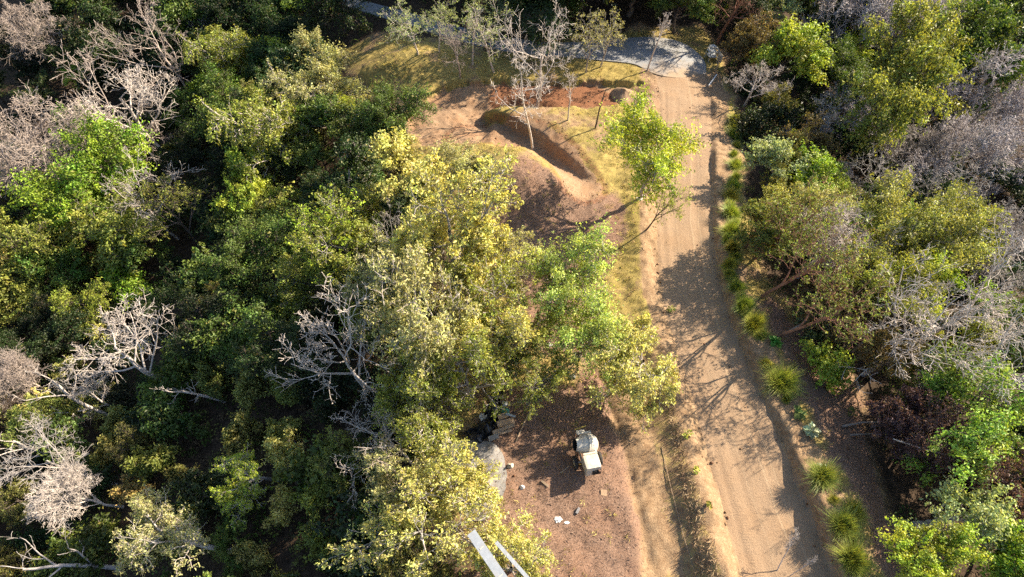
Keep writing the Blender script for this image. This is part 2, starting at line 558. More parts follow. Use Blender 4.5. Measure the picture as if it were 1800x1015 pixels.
# the concrete road: a real slab with its own thickness
m, nt, out = new_mat('road_concrete')
n = N(nt); pos = n.pos()
f1 = n.noise(0.8, 5, 0.6, pos); f2 = n.noise(12, 4, 0.7, pos); f3 = n.noise(0.35, 3, 0.6, pos)
c = n.mix(n.ramp(f2, 0.3, 0.7), (0.215, 0.22, 0.23), (0.25, 0.255, 0.265))
c = n.mix(n.math('MULTIPLY', n.ramp(f1, 0.4, 0.7), 0.5), c, (0.24, 0.22, 0.19))
dust = n.attr('dust')
c = n.mix(n.ramp(n.math('ADD', dust, n.math('MULTIPLY', n.math('SUBTRACT', f1, 0.5), 0.9)), 0.25, 0.75), c, (0.29, 0.215, 0.145))
nt.links.new(n.bsdf(c, 0.85, 0.25, n.bump(f2, 0.08, 0.01)), out.inputs[0])
M_CONC = m


def smooth_line(P, k=4):
    P = np.array(P, float)
    t = np.arange(len(P)); tt = np.linspace(0, len(P) - 1, (len(P) - 1) * k + 1)
    Q = np.stack([np.interp(tt, t, P[:, 0]), np.interp(tt, t, P[:, 1])], 1)
    for _ in range(6):
        Q[1:-1] = (Q[:-2] + 2 * Q[1:-1] + Q[2:]) / 4
    return Q


cu = smooth_line(W([(600, -14), (640, 2), (690, 16), (740, 30), (800, 46), (860, 60), (900, 68), (950, 74), (1000, 77), (1060, 70), (1120, 66), (1160, 66), (1200, 74), (1226, 92), (1242, 110), (1241, 128)]))
cd = smooth_line(W([(600, 8), (640, 22), (690, 38), (740, 53), (800, 70), (860, 86), (900, 93), (950, 97), (1000, 101), (1060, 107), (1095, 110), (1120, 113), (1135, 124), (1150, 131), (1180, 138), (1236, 136)]))
V = []; F = []; dst = []
K = 7
for i in range(len(cu)):
    for j in range(K):
        t = j / (K - 1)
        q = cu[i] * (1 - t) + cd[i] * t
        z = t_base(np.array([q[0]]), np.array([q[1]]))[0] + 0.04 - 0.16 * max(0.0, i / len(cu) - 0.86) / 0.14 * (0.4 + 0.6 * t)
        V.append((q[0], q[1], z)); dst.append(np.clip((i / len(cu) - 0.70) * 4, 0, 1.2) * (0.15 + 0.85 * t))
for i in range(len(cu) - 1):
    for j in range(K - 1):
        a = i * K + j
        F.append((a, a + 1, a + K + 1, a + K))
nb = len(V)
rim = [i * K for i in range(len(cu))], [i * K + K - 1 for i in range(len(cu))]
for r_ in rim:
    base = len(V)
    for a in r_:
        V.append((V[a][0], V[a][1], V[a][2] - 0.25)); dst.append(dst[a])
    for i in range(len(r_) - 1):
        F.append((r_[i], r_[i + 1], base + i + 1, base + i))
me = mesh_np('concrete_road', V, F, M_CONC, False, {'dust': dst})
tag(link('concrete_road', me), 'grey concrete road curving across the top of the clearing', kind='structure')

# ------------------------------------------------------------------ plants: skeletons, tubes and leaves
def unit(v):
    return v / (np.linalg.norm(v, axis=-1, keepdims=True) + 1e-9)


def frames(D):
    ref = np.where(np.abs(D[..., 2:3]) > 0.9, np.array([1.0, 0, 0]), np.array([0, 0, 1.0]))
    a = unit(np.cross(D, ref)); b = np.cross(D, a)
    return a, b


def tubes(P, R, sides):
    """P (B,n,3) polylines, R (B,n) radii -> vertices, quads"""
    B, n_, _ = P.shape
    D = np.gradient(P, axis=1); D = unit(D)
    a, b = frames(D)
    ang = np.arange(sides) * 2 * math.pi / sides
    ring = a[:, :, None] * np.cos(ang)[None, None, :, None] + b[:, :, None] * np.sin(ang)[None, None, :, None]
    V = P[:, :, None] + ring * R[:, :, None, None]
    V = V.reshape(-1, 3)
    base = (np.arange(B) * n_ * sides)[:, None, None]
    i = (np.arange(n_ - 1) * sides)[None, :, None]
    j = np.arange(sides)[None, None, :]; j2 = (j + 1) % sides
    F = np.stack([base + i + j, base + i + j2, base + i + sides + j2, base + i + sides + j], -1).reshape(-1, 4)
    return V, F


def join(parts):
    Vs = []; Fs = []; k = 0
    for V, F in parts:
        Vs.append(V); Fs.append(F + k); k += len(V)
    return np.concatenate(Vs), np.concatenate(Fs)


def grow(rng, P0, D0, L, R, n_, gnarl, trop, taper):
    """random-walk polylines from P0 in direction D0"""
    B = len(P0)
    P = np.zeros((B, n_, 3)); P[:, 0] = P0
    D = unit(D0)
    for k in range(1, n_):
        D = unit(D + rng.normal(0, gnarl, (B, 3)) + np.array([0, 0, trop]))
        P[:, k] = P[:, k - 1] + D * (L / (n_ - 1))[:, None]
    t = np.linspace(0, 1, n_)
    Rr = R[:, None] * (1 - (1 - taper) * t[None])
    return P, Rr


def spawn(rng, P, Rr, L, m_, lo, ang, lr, rr_, spread=0.25):
    B, n_, _ = P.shape
    t = lo + (1 - lo) * (np.arange(m_)[None] + rng.random((B, m_))) / m_
    t = np.clip(t, 0, 0.995)
    f = t * (n_ - 1); k = np.minimum(f.astype(int), n_ - 2); fr = (f - k)[..., None]
    bi = np.arange(B)[:, None]
    A = P[bi, k]; Bq = P[bi, k + 1]
    S = A + (Bq - A) * fr
    D = unit(Bq - A)
    a, b = frames(D)
    phi = rng.random((B, 1)) * 6.283 + np.arange(m_)[None] * 2.4 + rng.normal(0, 0.4, (B, m_))
    th = np.radians(ang) * (1 + rng.normal(0, spread, (B, m_)))
    C = D * np.cos(th)[..., None] + (a * np.cos(phi)[..., None] + b * np.sin(phi)[..., None]) * np.sin(th)[..., None]
    Lc = L[:, None] * lr * (1.15 - 0.55 * t) * rng.uniform(0.65, 1.25, (B, m_))
    rc = Rr[bi, k] * rr_
    return S.reshape(-1, 3), C.reshape(-1, 3), Lc.ravel(), rc.ravel()


def skeleton(seed, trunk, levels, lean=(0, 0)):
    """trunk=(length, radius, gnarl); levels=[(count, start, angle, length ratio, radius ratio, gnarl, tropism, points)]"""
    rng = np.random.default_rng(seed)
    L = np.array([trunk[0]]); R = np.array([trunk[1]])
    P, Rr = grow(rng, np.zeros((1, 3)), np.array([[lean[0], lean[1], 1.0]]), L, R, 9, trunk[2], 0.06, 0.45)
    out = [(P, Rr)]
    for (m_, lo, ang, lr, rr_, gn, tr, n_) in levels:
        S, C, Lc, rc = spawn(rng, P, Rr, L, m_, lo, ang, lr, rr_)
        P, Rr = grow(rng, S, C, Lc, np.maximum(rc, 0.006), n_, gn, tr, 0.35)
        L = Lc
        out.append((P, Rr))
    return out, rng


def leaves(rng, C, Nrm, T, size, wid=0.5, fold=0.18):
    """one folded four-cornered blade for each centre"""
    n_ = len(C)
    T = unit(T - Nrm * (T * Nrm).sum(1, keepdims=True)); S = np.cross(Nrm, T)
    L = (size * rng.uniform(0.45, 1.5, n_))[:, None]
    w = L * wid * 0.5
    base = C - T * L * 0.5; tip = C + T * L * 0.5 - Nrm * L * 0.12
    mid = C + T * L * 0.05
    a = mid + S * w + Nrm * L * fold; b = mid - S * w + Nrm * L * fold
    V = np.stack([base, a, tip, b], 1).reshape(-1, 3)
    i = np.arange(n_)[:, None] * 4
    F = np.concatenate([np.concatenate([i, i + 1, i + 2], 1), np.concatenate([i, i + 2, i + 3], 1)])
    return V, F


def leaf_mesh(name, rng, C, Nrm, T, size, wid, var=None, mat=None):
    V, F = leaves(rng, C, Nrm, T, size, wid)
    lv = np.clip((var if var is not None else rng.random(len(C))) + rng.normal(0, 0.15, len(C)), 0, 1)
    lh = rng.random(len(C))
    if var is not None:
        lh = np.where(lh < 0.96, 0.6 * np.mod(var * 7.13, 1.0) * 0.95 + 0.4 * lh, lh)
    return mesh_np(name, V, F, mat or M_LEAF, False, {'lv': np.repeat(lv, 4), 'lh': np.repeat(lh, 4)})


def rnd_dir(rng, n_):
    return unit(rng.normal(0, 1, (n_, 3)))


PROTO = {}


def split_wood(name, sk, cut, sides=(8, 6, 5, 4, 3, 3)):
    """levels below cut are the trunk and limbs, the others the thin branches"""
    a = join([tubes(P, R, sides[min(i, 5)]) for i, (P, R) in enumerate(sk) if i < cut])
    tr = mesh_np(name + '_trunk', a[0], a[1], M_BARK, True)
    br = None
    if cut < len(sk):
        b = join([tubes(P, R, sides[min(i, 5)]) for i, (P, R) in enumerate(sk) if i >= cut])
        br = mesh_np(name + '_branches', b[0], b[1], M_BARK, True)
    return tr, br


def reg(name, trunk, crown, pts, branches=None):
    """remember the crown's radius and centre height so a copy can be sized from the photograph"""
    c = pts.mean(0)
    rad = np.percentile(np.hypot(pts[:, 0] - c[0], pts[:, 1] - c[1]), 92)
    PROTO[name] = dict(trunk=trunk, crown=crown, branches=branches, cx=c[0], cy=c[1], cz=c[2], r=rad, top=pts[:, 2].max())


def tree_olive(name, seed, trunk=(4.0, 0.16, 0.10), leafs=9, size=0.2, wid=0.42, up=0.10, dens=(6, 5, 5, 4), spread=50, lean=(0, 0), tw=0.45):
    sk, rng = skeleton(seed, trunk, [(dens[0], 0.3, spread, 0.82, 0.6, 0.14, up, 7), (dens[1], 0.22, 50, 0.62, 0.58, 0.17, 0.05, 6),
                                     (dens[2], 0.15, 52, 0.58, 0.6, 0.2, 0.04, 5), (dens[3], 0.1, 52, 0.62, 0.7, 0.22, 0.05, 4)], lean)
    sk[-2] = (sk[-2][0], np.maximum(sk[-2][1], 0.013)); sk[-1] = (sk[-1][0], np.maximum(sk[-1][1], 0.009))
    tr, br = split_wood(name, sk, 3)
    P = sk[-1][0]
    B = len(P)
    k = rng.integers(1, 4, (B, leafs))
    C = P[np.arange(B)[:, None], k].reshape(-1, 3) + rng.normal(0, 0.07, (B * leafs, 3))
    D = unit(P[:, -1] - P[:, 0]).repeat(leafs, 0)
    Nn = unit(np.array([0, 0, 1.0]) * 0.6 + rnd_dir(rng, len(C)) * 0.85)
    T = unit(D * 0.5 + rnd_dir(rng, len(C)))
    cl_ = rng.random(B).repeat(leafs)
    cr = leaf_mesh(name + '_crown', rng, C + T * size * 0.4, Nn, T, size, wid, cl_)
    reg(name, tr, cr, C, br)


def tree_clump(name, seed, R=3.0, H=6.5, flat=0.75, nc=55, per=110, rc=0.75, size=0.25, wid=0.55, base=0.35, lobes=5, trunk_r=0.17, droop=0.0, shell=0.6):
    """a trunk that forks into limbs, each limb to leaf clumps set unevenly about the crown"""
    rng = np.random.default_rng(seed)
    cz = H - R * flat
    lob = unit(rng.normal(0, 1, (lobes, 3)) * np.array([1, 1, 0.55]) + np.array([0, 0, 0.25])) * np.array([R, R, R * flat]) * rng.uniform(0.35, 0.95, (lobes, 1))
    lr = R * rng.uniform(0.25, 0.62, lobes)
    C = []
    while len(C) < nc:
        l = rng.integers(lobes)
        d = unit(rng.normal(0, 1, 3) + np.array([0, 0, 0.5]))
        p = lob[l] + d * lr[l] * rng.uniform(shell, 1.0) * np.array([1, 1, flat])
        if p[2] < -R * flat * 0.85: continue
        if all(np.linalg.norm(p - q) > rc * 0.62 for q in C) or rng.random() < 0.05:
            C.append(p)
    C = np.array(C) + np.array([0, 0, cz])
    # wood
    fork = np.array([rng.normal(0, 0.15), rng.normal(0, 0.15), H * base])
    parts = []
    t = np.linspace(0, 1, 8)[:, None]
    P = (t * fork)[None] + rng.normal(0, 0.05, (1, 8, 3)) * np.array([1, 1, 0]); P[0, 0] = 0
    parts.append(tubes(P, (trunk_r * (1 - 0.35 * t[:, 0]))[None] * np.array([[1.35] + [1] * 7]), 8))
    bp = []; br_ = []; lp = []; lr_ = []
    lobw = lob + np.array([0, 0, cz])
    for l in range(lobes):
        mid = fork + (lobw[l] - fork) * 0.5 + np.array([0, 0, -0.25]) + rng.normal(0, 0.2, 3)
        tt = np.linspace(0, 1, 7)[:, None]
        p = (1 - tt) ** 2 * fork + 2 * tt * (1 - tt) * mid + tt ** 2 * lobw[l]
        p[1:-1] += rng.normal(0, 0.06, (5, 3))
        lp.append(p); lr_.append(trunk_r * 0.55 * (1 - 0.65 * tt[:, 0]))
    near = np.argmin(np.linalg.norm(C[:, None] - lobw[None], axis=2), 1)
    for i, c in enumerate(C):
        p0 = lp[near[i]][rng.integers(3, 7)]
        tt = np.linspace(0, 1, 5)[:, None]
        mid = (p0 + c) / 2 + rng.normal(0, 0.2, 3)
        bp.append((1 - tt) ** 2 * p0 + 2 * tt * (1 - tt) * mid + tt ** 2 * c); br_.append(trunk_r * 0.2 * (1 - 0.7 * tt[:, 0]))
    parts.append(tubes(np.array(lp), np.array(lr_), 6))
    a = join(parts)
    tr = mesh_np(name + '_trunk', a[0], a[1], M_BARK, True)
    # twigs inside the clumps
    q = 5
    S = C.repeat(q, 0); Dd = unit(rnd_dir(rng, len(S)) + np.array([0, 0, 0.4]))
    tp, trr = grow(rng, S, Dd, np.full(len(S), rc * 0.9), np.full(len(S), 0.02), 4, 0.25, 0.02, 0.3)
    b = join([tubes(np.array(bp), np.array(br_), 4), tubes(tp, trr, 3)])
    brm = mesh_np(name + '_branches', b[0], b[1], M_BARK, True)
    per_c = rng.integers(int(per * 0.6), int(per * 1.4), len(C))
    ci = np.repeat(np.arange(len(C)), per_c)
    d = unit(rng.normal(0, 1, (len(ci), 3)) + np.array([0, 0, 0.45]))
    rcl = (rc * rng.uniform(0.45, 1.3, len(C)))[ci]
    ax = unit(C - lobw[near] * 0.6 - np.array([0, 0, cz]) * 0.4 + rnd_dir(rng, len(C)) * 0.9)[ci]
    L = C[ci] + d * (rcl * rng.uniform(0.15, 1.0, len(ci)))[:, None] * np.array([1.0, 1.0, 0.7]) + ax * (rc * rng.normal(0.15, 0.65, len(ci)))[:, None]
    Nn = unit(d * 0.7 + np.array([0, 0, 0.4]) + rnd_dir(rng, len(ci)) * 0.75)
    T = unit(d + rnd_dir(rng, len(ci)) * 0.8 + np.array([0, 0, -droop]))
    var = rng.random(len(C))[ci]
    cr = leaf_mesh(name + '_crown', rng, L, Nn, T, size, wid, var)
    reg(name, tr, cr, L, brm)


def tree_bare(name, seed, trunk=(3.6, 0.105, 0.12), dens=(6, 5, 5, 4), up=0.05, spread=52, lr=(0.9, 0.62, 0.58, 0.6), lean=(0, 0), fine=None, gn=1.0, lo=0.35):
    lv = [(dens[0], lo, spread, lr[0], 0.55, 0.13 * gn, up, 8), (dens[1], 0.25, 45, lr[1], 0.55, 0.17 * gn, up * 0.7, 7),
          (dens[2], 0.2, 46, lr[2], 0.6, 0.2 * gn, up * 0.5, 5)]
    if len(dens) > 3: lv.append((dens[3], 0.15, 48, lr[3], 0.62, 0.22 * gn, up * 0.5, 4))
    if fine: lv.append((fine, 0.1, 45, 0.65, 0.7, 0.25 * gn, 0.02, 3))
    sk, rng = skeleton(seed, trunk, lv, lean)
    for i in range(3, len(sk)):
        sk[i] = (sk[i][0], np.maximum(sk[i][1], 0.0085))
    tr, br = split_wood(name, sk, 3)
    reg(name, tr, None, sk[-1][0].reshape(-1, 3), br)


# broadleaf, with big leaves in clumps
tree_clump('broad_1', 11, R=3.2, H=7.0, nc=80, per=150, rc=0.66, size=0.21, wid=0.6, lobes=7)
tree_clump('broad_2', 12, R=3.0, H=6.4, nc=64, per=140, rc=0.64, size=0.2, wid=0.6, lobes=5, flat=0.65)
tree_clump('broad_3', 13, R=2.6, H=7.2, nc=60, per=135, rc=0.62, size=0.21, wid=0.55, lobes=6, flat=1.0)
tree_clump('broad_4', 14, R=2.9, H=6.0, nc=54, per=100, rc=0.62, size=0.23, wid=0.5, lobes=6, flat=0.7)
tree_clump('broad_5', 15, R=4.2, H=8.0, nc=150, per=125, rc=0.66, size=0.18, wid=0.5, lobes=10, flat=0.65)
tree_clump('airy', 16, R=3.4, H=6.2, nc=110, per=125, rc=0.55, size=0.155, wid=0.5, lobes=9, flat=0.6, shell=0.35)
# fine-leaved, feathery
tree_clump('fine_1', 21, R=2.8, H=6.6, nc=80, per=150, rc=0.6, size=0.15, wid=0.45, lobes=7, flat=0.8, droop=0.3)
tree_clump('fine_2', 22, R=2.7, H=6.0, nc=72, per=140, rc=0.6, size=0.16, wid=0.4, lobes=6, flat=0.9, droop=0.5)
tree_clump('column', 23, R=1.5, H=9.0, nc=46, per=130, rc=0.6, size=0.17, wid=0.45, lobes=5, flat=2.2, droop=0.4)
# olive, thin crowned with the branches showing
tree_olive('olive_1', 31, leafs=9, size=0.13, dens=(8, 6, 5, 4), spread=58)
tree_olive('olive_2', 32, trunk=(3.6, 0.15, 0.14), leafs=9, size=0.13, dens=(8, 6, 5, 4), spread=62)
tree_olive('olive_3', 33, trunk=(4.6, 0.16, 0.12), leafs=9, size=0.14, dens=(8, 5, 5, 4), spread=54)
tree_olive('olive_4', 34, trunk=(3.4, 0.14, 0.12), leafs=11, size=0.13, dens=(9, 6, 5, 4), spread=64)
tree_olive('gum_1', 35, trunk=(6.0, 0.12, 0.07), leafs=7, size=0.19, wid=0.3, dens=(7, 4, 4, 3), spread=32, up=0.08)
tree_olive('gum_2', 36, trunk=(5.6, 0.11, 0.09), leafs=5, size=0.17, wid=0.32, dens=(6, 4, 4, 3), spread=28, up=0.10)
# bushes
tree_clump('bush_1', 41, R=1.6, H=2.2, nc=34, per=120, rc=0.5, size=0.17, wid=0.5, lobes=5, flat=0.7, base=0.15, trunk_r=0.05)
tree_clump('bush_2', 42, R=1.7, H=2.5, nc=30, per=110, rc=0.52, size=0.2, wid=0.55, lobes=4, flat=0.8, base=0.15, trunk_r=0.05)
tree_clump('bush_3', 43, R=1.5, H=2.8, nc=30, per=90, rc=0.5, size=0.15, wid=0.4, lobes=5, flat=1.0, base=0.2, trunk_r=0.05)
tree_olive('bush_4', 44, trunk=(1.4, 0.05, 0.12), leafs=8, size=0.14, dens=(8, 5, 4, 4), spread=55)
# bare
tree_bare('bare_1', 51, dens=(7, 5, 5, 5))
tree_bare('bare_2', 52, trunk=(3.2, 0.11, 0.15), dens=(7, 6, 5, 5), spread=62, up=0.03)
tree_bare('bare_3', 53, trunk=(4.2, 0.10, 0.12), dens=(6, 5, 5, 4), spread=48)
tree_bare('bare_fan', 54, trunk=(3.0, 0.09, 0.10), dens=(9, 6, 6, 5), spread=42, up=0.07, fine=3, lr=(0.95, 0.7, 0.65, 0.6))
tree_bare('slim_1', 55, trunk=(6.6, 0.07, 0.03), dens=(7, 4, 4, 3), spread=44, lr=(0.3, 0.6, 0.6, 0.6), up=0.09, lo=0.45)
tree_bare('slim_2', 56, trunk=(6.0, 0.15, 0.06), dens=(10, 5, 5, 4), spread=48, lr=(0.46, 0.62, 0.6, 0.6), up=0.10, lo=0.42)
tree_bare('slim_3', 57, trunk=(5.0, 0.09, 0.08), dens=(6, 4, 4, 3), spread=36, lr=(0.4, 0.6, 0.6, 0.6), up=0.12, lo=0.55)
tree_bare('snag', 58, trunk=(3.4, 0.10, 0.16), dens=(4, 3, 3), spread=55, lr=(0.7, 0.55, 0.5), up=0.08, lo=0.3)
tree_bare('pole', 59, trunk=(4.6, 0.08, 0.05), dens=(4, 2, 2), spread=50, lr=(0.12, 0.5, 0.5), lo=0.6)
tree_bare('brush_1', 61, trunk=(1.8, 0.07, 0.15), dens=(10, 6, 6, 5), spread=55, up=0.04, fine=3, lr=(1.1, 0.65, 0.62, 0.6), lo=0.1, gn=1.3)
tree_bare('brush_2', 62, trunk=(2.0, 0.07, 0.15), dens=(9, 7, 6, 5), spread=48, up=0.06, fine=3, lr=(1.0, 0.65, 0.62, 0.6), lo=0.1, gn=1.3)

RNG = random.Random(5)
N_TREES = 0


def plant(kind, base, s, rot, color, bark, label, cat, group=None, name=None, lean=None, sz=1.0):
    """one plant: an Empty at its foot, with trunk, branches and crown"""
    global N_TREES
    p = PROTO[kind]
    r = bpy.data.objects.new(name, None)
    r.empty_display_size = 0.3
    COL.objects.link(r)
    r.location = base
    r.rotation_euler = (0, 0, rot) if lean is None else (Matrix.Rotation(lean[0], 3, Vector((-math.sin(lean[1]), math.cos(lean[1]), 0))) @ Matrix.Rotation(rot, 3, 'Z')).to_euler()
    an = RNG.uniform(-0.13, 0.13) if p['crown'] else 0.0
    r.scale = (s * (1 + an), s * (1 - an), s * sz)
    link('trunk', p['trunk'], r, color=bark)
    if p['branches']: tag(link('branches', p['branches'], r, color=bark), kind='stuff')
    if p['crown']: link('crown', p['crown'], r, color=color)
    tag(r, label, cat, group)
    N_TREES += 1
    return r


def by_crown(kind, px, py, rpx, color, bark, label, cat='tree', group=None, name=None, rot=None, lean=0.0, sz=1.0):
    """size and place a tree so that its crown lies where the photograph shows it"""
    p = PROTO[kind]
    rot = RNG.uniform(0, 6.28) if rot is None else rot
    s = 1.0
    for _ in range(4):
        q = pick(px, py, p['cz'] * s * sz)
        depth = float(np.dot(q - CAMP, FWD))
        s = rpx * depth / F_PX / p['r']
    c, sn = math.cos(rot), math.sin(rot)
    ox = (p['cx'] * c - p['cy'] * sn) * s; oy = (p['cx'] * sn + p['cy'] * c) * s
    x, y = q[0] - ox, q[1] - oy
    la = math.atan2(y, x)
    if lean:
        x -= math.cos(la) * math.sin(lean) * p['cz'] * s; y -= math.sin(la) * math.sin(lean) * p['cz'] * s
    return plant(kind, (x, y, gz(x, y) - 0.08), s, rot, color, bark, label, cat, group, name, (lean, la) if lean else None, sz)


def by_base(kind, px, py, top_py, color, bark, label, cat='tree', group=None, name=None, rot=None, lean=None, thin=1.0):
    """plant at a foot seen in the photograph, as tall as its top there"""
    p = PROTO[kind]
    q = pick(px, py)
    h = np.linspace(0.2, 16, 400)
    d = np.stack([np.full(400, q[0]), np.full(400, q[1]), q[2] + h], 1) - CAMP
    yy = 507.5 - F_PX * (d @ UP) / (d @ FWD)
    s = float(np.interp(-top_py, -yy, h)) / p['top']
    o = plant(kind, (q[0], q[1], q[2] - 0.05), s, RNG.uniform(0, 6.28) if rot is None else rot, color, bark, label, cat, group, name, lean)
    if thin != 1.0: o.scale = (s * thin, s * thin, s)
    return o

# ------------------------------------------------------------------ colours of leaf and bark
BRIGHT = (0.24, 0.37, 0.035); LIME = (0.34, 0.43, 0.05); OLIVE = (0.275, 0.315, 0.06); YELLOW = (0.56, 0.55, 0.17)
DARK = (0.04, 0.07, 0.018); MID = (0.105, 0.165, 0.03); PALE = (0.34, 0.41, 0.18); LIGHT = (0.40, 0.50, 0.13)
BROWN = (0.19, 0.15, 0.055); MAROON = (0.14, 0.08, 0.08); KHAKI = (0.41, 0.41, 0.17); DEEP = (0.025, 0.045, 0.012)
WB = (0.61, 0.55, 0.50); PB = (0.43, 0.365, 0.325); GB = (0.43, 0.40, 0.38); BB = (0.35, 0.35, 0.39); DB = (0.13, 0.105, 0.09); RB = (0.30, 0.16, 0.11)


BARE = []


def T(kind, px, py, rpx, *a, **k):
    grow_ = 1.15 if kind[:4] in ('oliv', 'bare', 'fine') else 1.05
    if px > 1290: k.setdefault('sz', 1.0 if px < 1500 else 1.2)
    elif px > 680 and py > 350: k.setdefault('sz', 1.25)
    if PROTO[kind]['crown'] is None: BARE.append((px, py, rpx))
    return by_crown(kind, px, py, rpx * grow_, *a, **k)


# --- trees round the middle of the picture
T('olive_4', 800, 400, 92, YELLOW, GB, 'sunlit yellow-green tree just left of the brown slope below the knoll', name='yellow_green_tree')
T('olive_2', 690, 470, 80, KHAKI, GB, 'dull khaki tree with grey branches showing, left of the sunlit yellow-green tree', name='khaki_tree')
T('olive_1', 730, 570, 100, KHAKI, GB, 'broad thin khaki crown with grey twigs right of the white leafless tree', name='khaki_tree')
T('olive_2', 850, 540, 85, OLIVE, GB, 'yellow-olive tree pressed against the light green tree on its left side', name='olive_tree')
T('olive_1', 805, 645, 72, OLIVE, GB, 'olive tree shading the black plastic sheet', name='olive_tree')
T('olive_3', 715, 665, 66, OLIVE, GB, 'sparse olive tree with many grey twigs below the khaki trees', name='olive_tree')
T('fine_1', 1000, 485, 72, LIGHT, GB, 'fresh light green feathery tree beside the brown slope', name='light_green_tree', sz=1.35)
T('fine_2', 1035, 590, 66, LIGHT, GB, 'lower half-shaded light green tree just left of the dirt road', name='light_green_tree', sz=1.3)
T('olive_4', 1118, 640, 72, YELLOW, GB, 'yellow-green tree overhanging the left edge of the dirt road', name='yellow_green_tree', sz=0.85)
T('olive_3', 925, 600, 50, OLIVE, GB, 'small olive tree filling the gap beside the lower light green tree', name='olive_tree')
T('olive_4', 785, 850, 66, YELLOW, GB, 'yellow-green tree over the grey concrete patch', name='yellow_green_tree')
T('olive_2', 745, 930, 105, YELLOW, GB, 'large yellow-green tree at the bottom edge left of the long white beams', name='yellow_green_tree')
T('olive_4', 905, 985, 60, YELLOW, GB, 'yellow-green tree at the bottom edge right of the long white beams', name='yellow_green_tree')
T('olive_3', 690, 850, 60, KHAKI, PB, 'half-dry khaki tree with pinkish twigs left of the concrete patch', name='khaki_tree')
T('fine_1', 1140, 258, 74, (0.40, 0.48, 0.06), GB, 'bright lime tree on the bank where the dirt road meets the shaded slope', name='lime_tree', rot=0.6, lean=0.0)
by_base('gum_2', 1135, 405, 330, LIME, DB, 'leaning sapling with few leaves at the left edge of the dirt road', name='sapling', lean=(0.35, 0.5))
T('fine_2', 790, 290, 46, KHAKI, GB, 'pale grey-olive feathery tree at the left foot of the graded knoll', name='pale_olive_tree')
T('broad_3', 705, 300, 68, YELLOW, DB, 'dense golden-green tree below the graded turning place', name='golden_green_tree')
T('bush_4', 835, 300, 30, KHAKI, GB, 'thin khaki bush on the left flank of the knoll', 'bush', name='bush')
T('olive_2', 900, 455, 50, KHAKI, GB, 'khaki crown filling the gap left of the light green tree', name='khaki_tree')
T('olive_1', 880, 600, 66, YELLOW, GB, 'yellow-olive crown between the olive trees and the lower light green tree', name='yellow_green_tree')
T('olive_3', 955, 672, 42, OLIVE, GB, 'small olive tree over the top of the brown yard', name='olive_tree')
T('olive_1', 745, 730, 64, OLIVE, GB, 'dull olive tree left of the torn white bag', name='olive_tree')
T('olive_2', 640, 500, 50, OLIVE, GB, 'olive tree just above the white leafless tree in the middle', name='olive_tree')
T('bare_1', 760, 640, 60, OLIVE, GB, 'grey leafless tree poking through the middle olive crowns', name='leafless_tree')
T('bare_3', 690, 410, 42, OLIVE, GB, 'grey leafless tree between the golden-green and the khaki trees', name='leafless_tree')
# --- trees on the clearing at the top
by_base('slim_1', 936, 264, 100, OLIVE, WB, 'tall white leafless tree standing on the grassy knoll', name='leafless_tree')
by_base('bare_3', 944, 190, 45, OLIVE, WB, 'wide white leafless tree with a dark foot at the edge of the red cutting', name='leafless_tree')
by_base('slim_3', 998, 212, 140, OLIVE, WB, 'short crooked white leafless tree in the middle of the grassy island', name='leafless_tree', lean=(0.12, 1.2))
by_base('pole', 1046, 226, 160, OLIVE, DB, 'bare dark branchless pole of a tree on the right of the grassy island', name='dead_pole_tree', lean=(0.1, 1.0))
by_base('slim_2', 809, 137, 38, OLIVE, PB, 'pinkish leafless tree on the edge of the grass above the red cutting', name='leafless_tree', thin=0.8)
by_base('gum_1', 735, 96, 0, PALE, WB, 'grey-green leafy tree with pale stems at the left end of the grassy mound', name='grey_green_tree', thin=1.1)
by_base('gum_1', 772, 92, 5, PALE, WB, 'grey-green leafy tree behind the pinkish leafless tree', name='grey_green_tree')
by_base('slim_3', 831, 114, 18, OLIVE, WB, 'pale leafless tree between the pinkish one and the leaning forked trunk', name='leafless_tree')
by_base('gum_2', 868, 128, 5, PALE, WB, 'forked pale-trunked tree with thin leaves beside the concrete road', name='thin_leaved_tree', lean=(0.1, 2.6))
by_base('gum_2', 859, 92, -20, PALE, DB, 'dark-stemmed thin tree standing at the near kerb of the concrete road', name='thin_leaved_tree')
by_base('gum_2', 1030, 128, 28, KHAKI, GB, 'grey-brown thin-leaved tree in front of the concrete road', name='thin_leaved_tree')
by_base('gum_2', 1056, 118, 22, KHAKI, GB, 'grey-brown thin-leaved tree, right one of the pair before the concrete road', name='thin_leaved_tree')
by_base('slim_3', 1138, 124, 38, OLIVE, WB, 'white leafless tree at the corner where dirt and concrete roads meet', name='leafless_tree', lean=(0.15, 1.2))
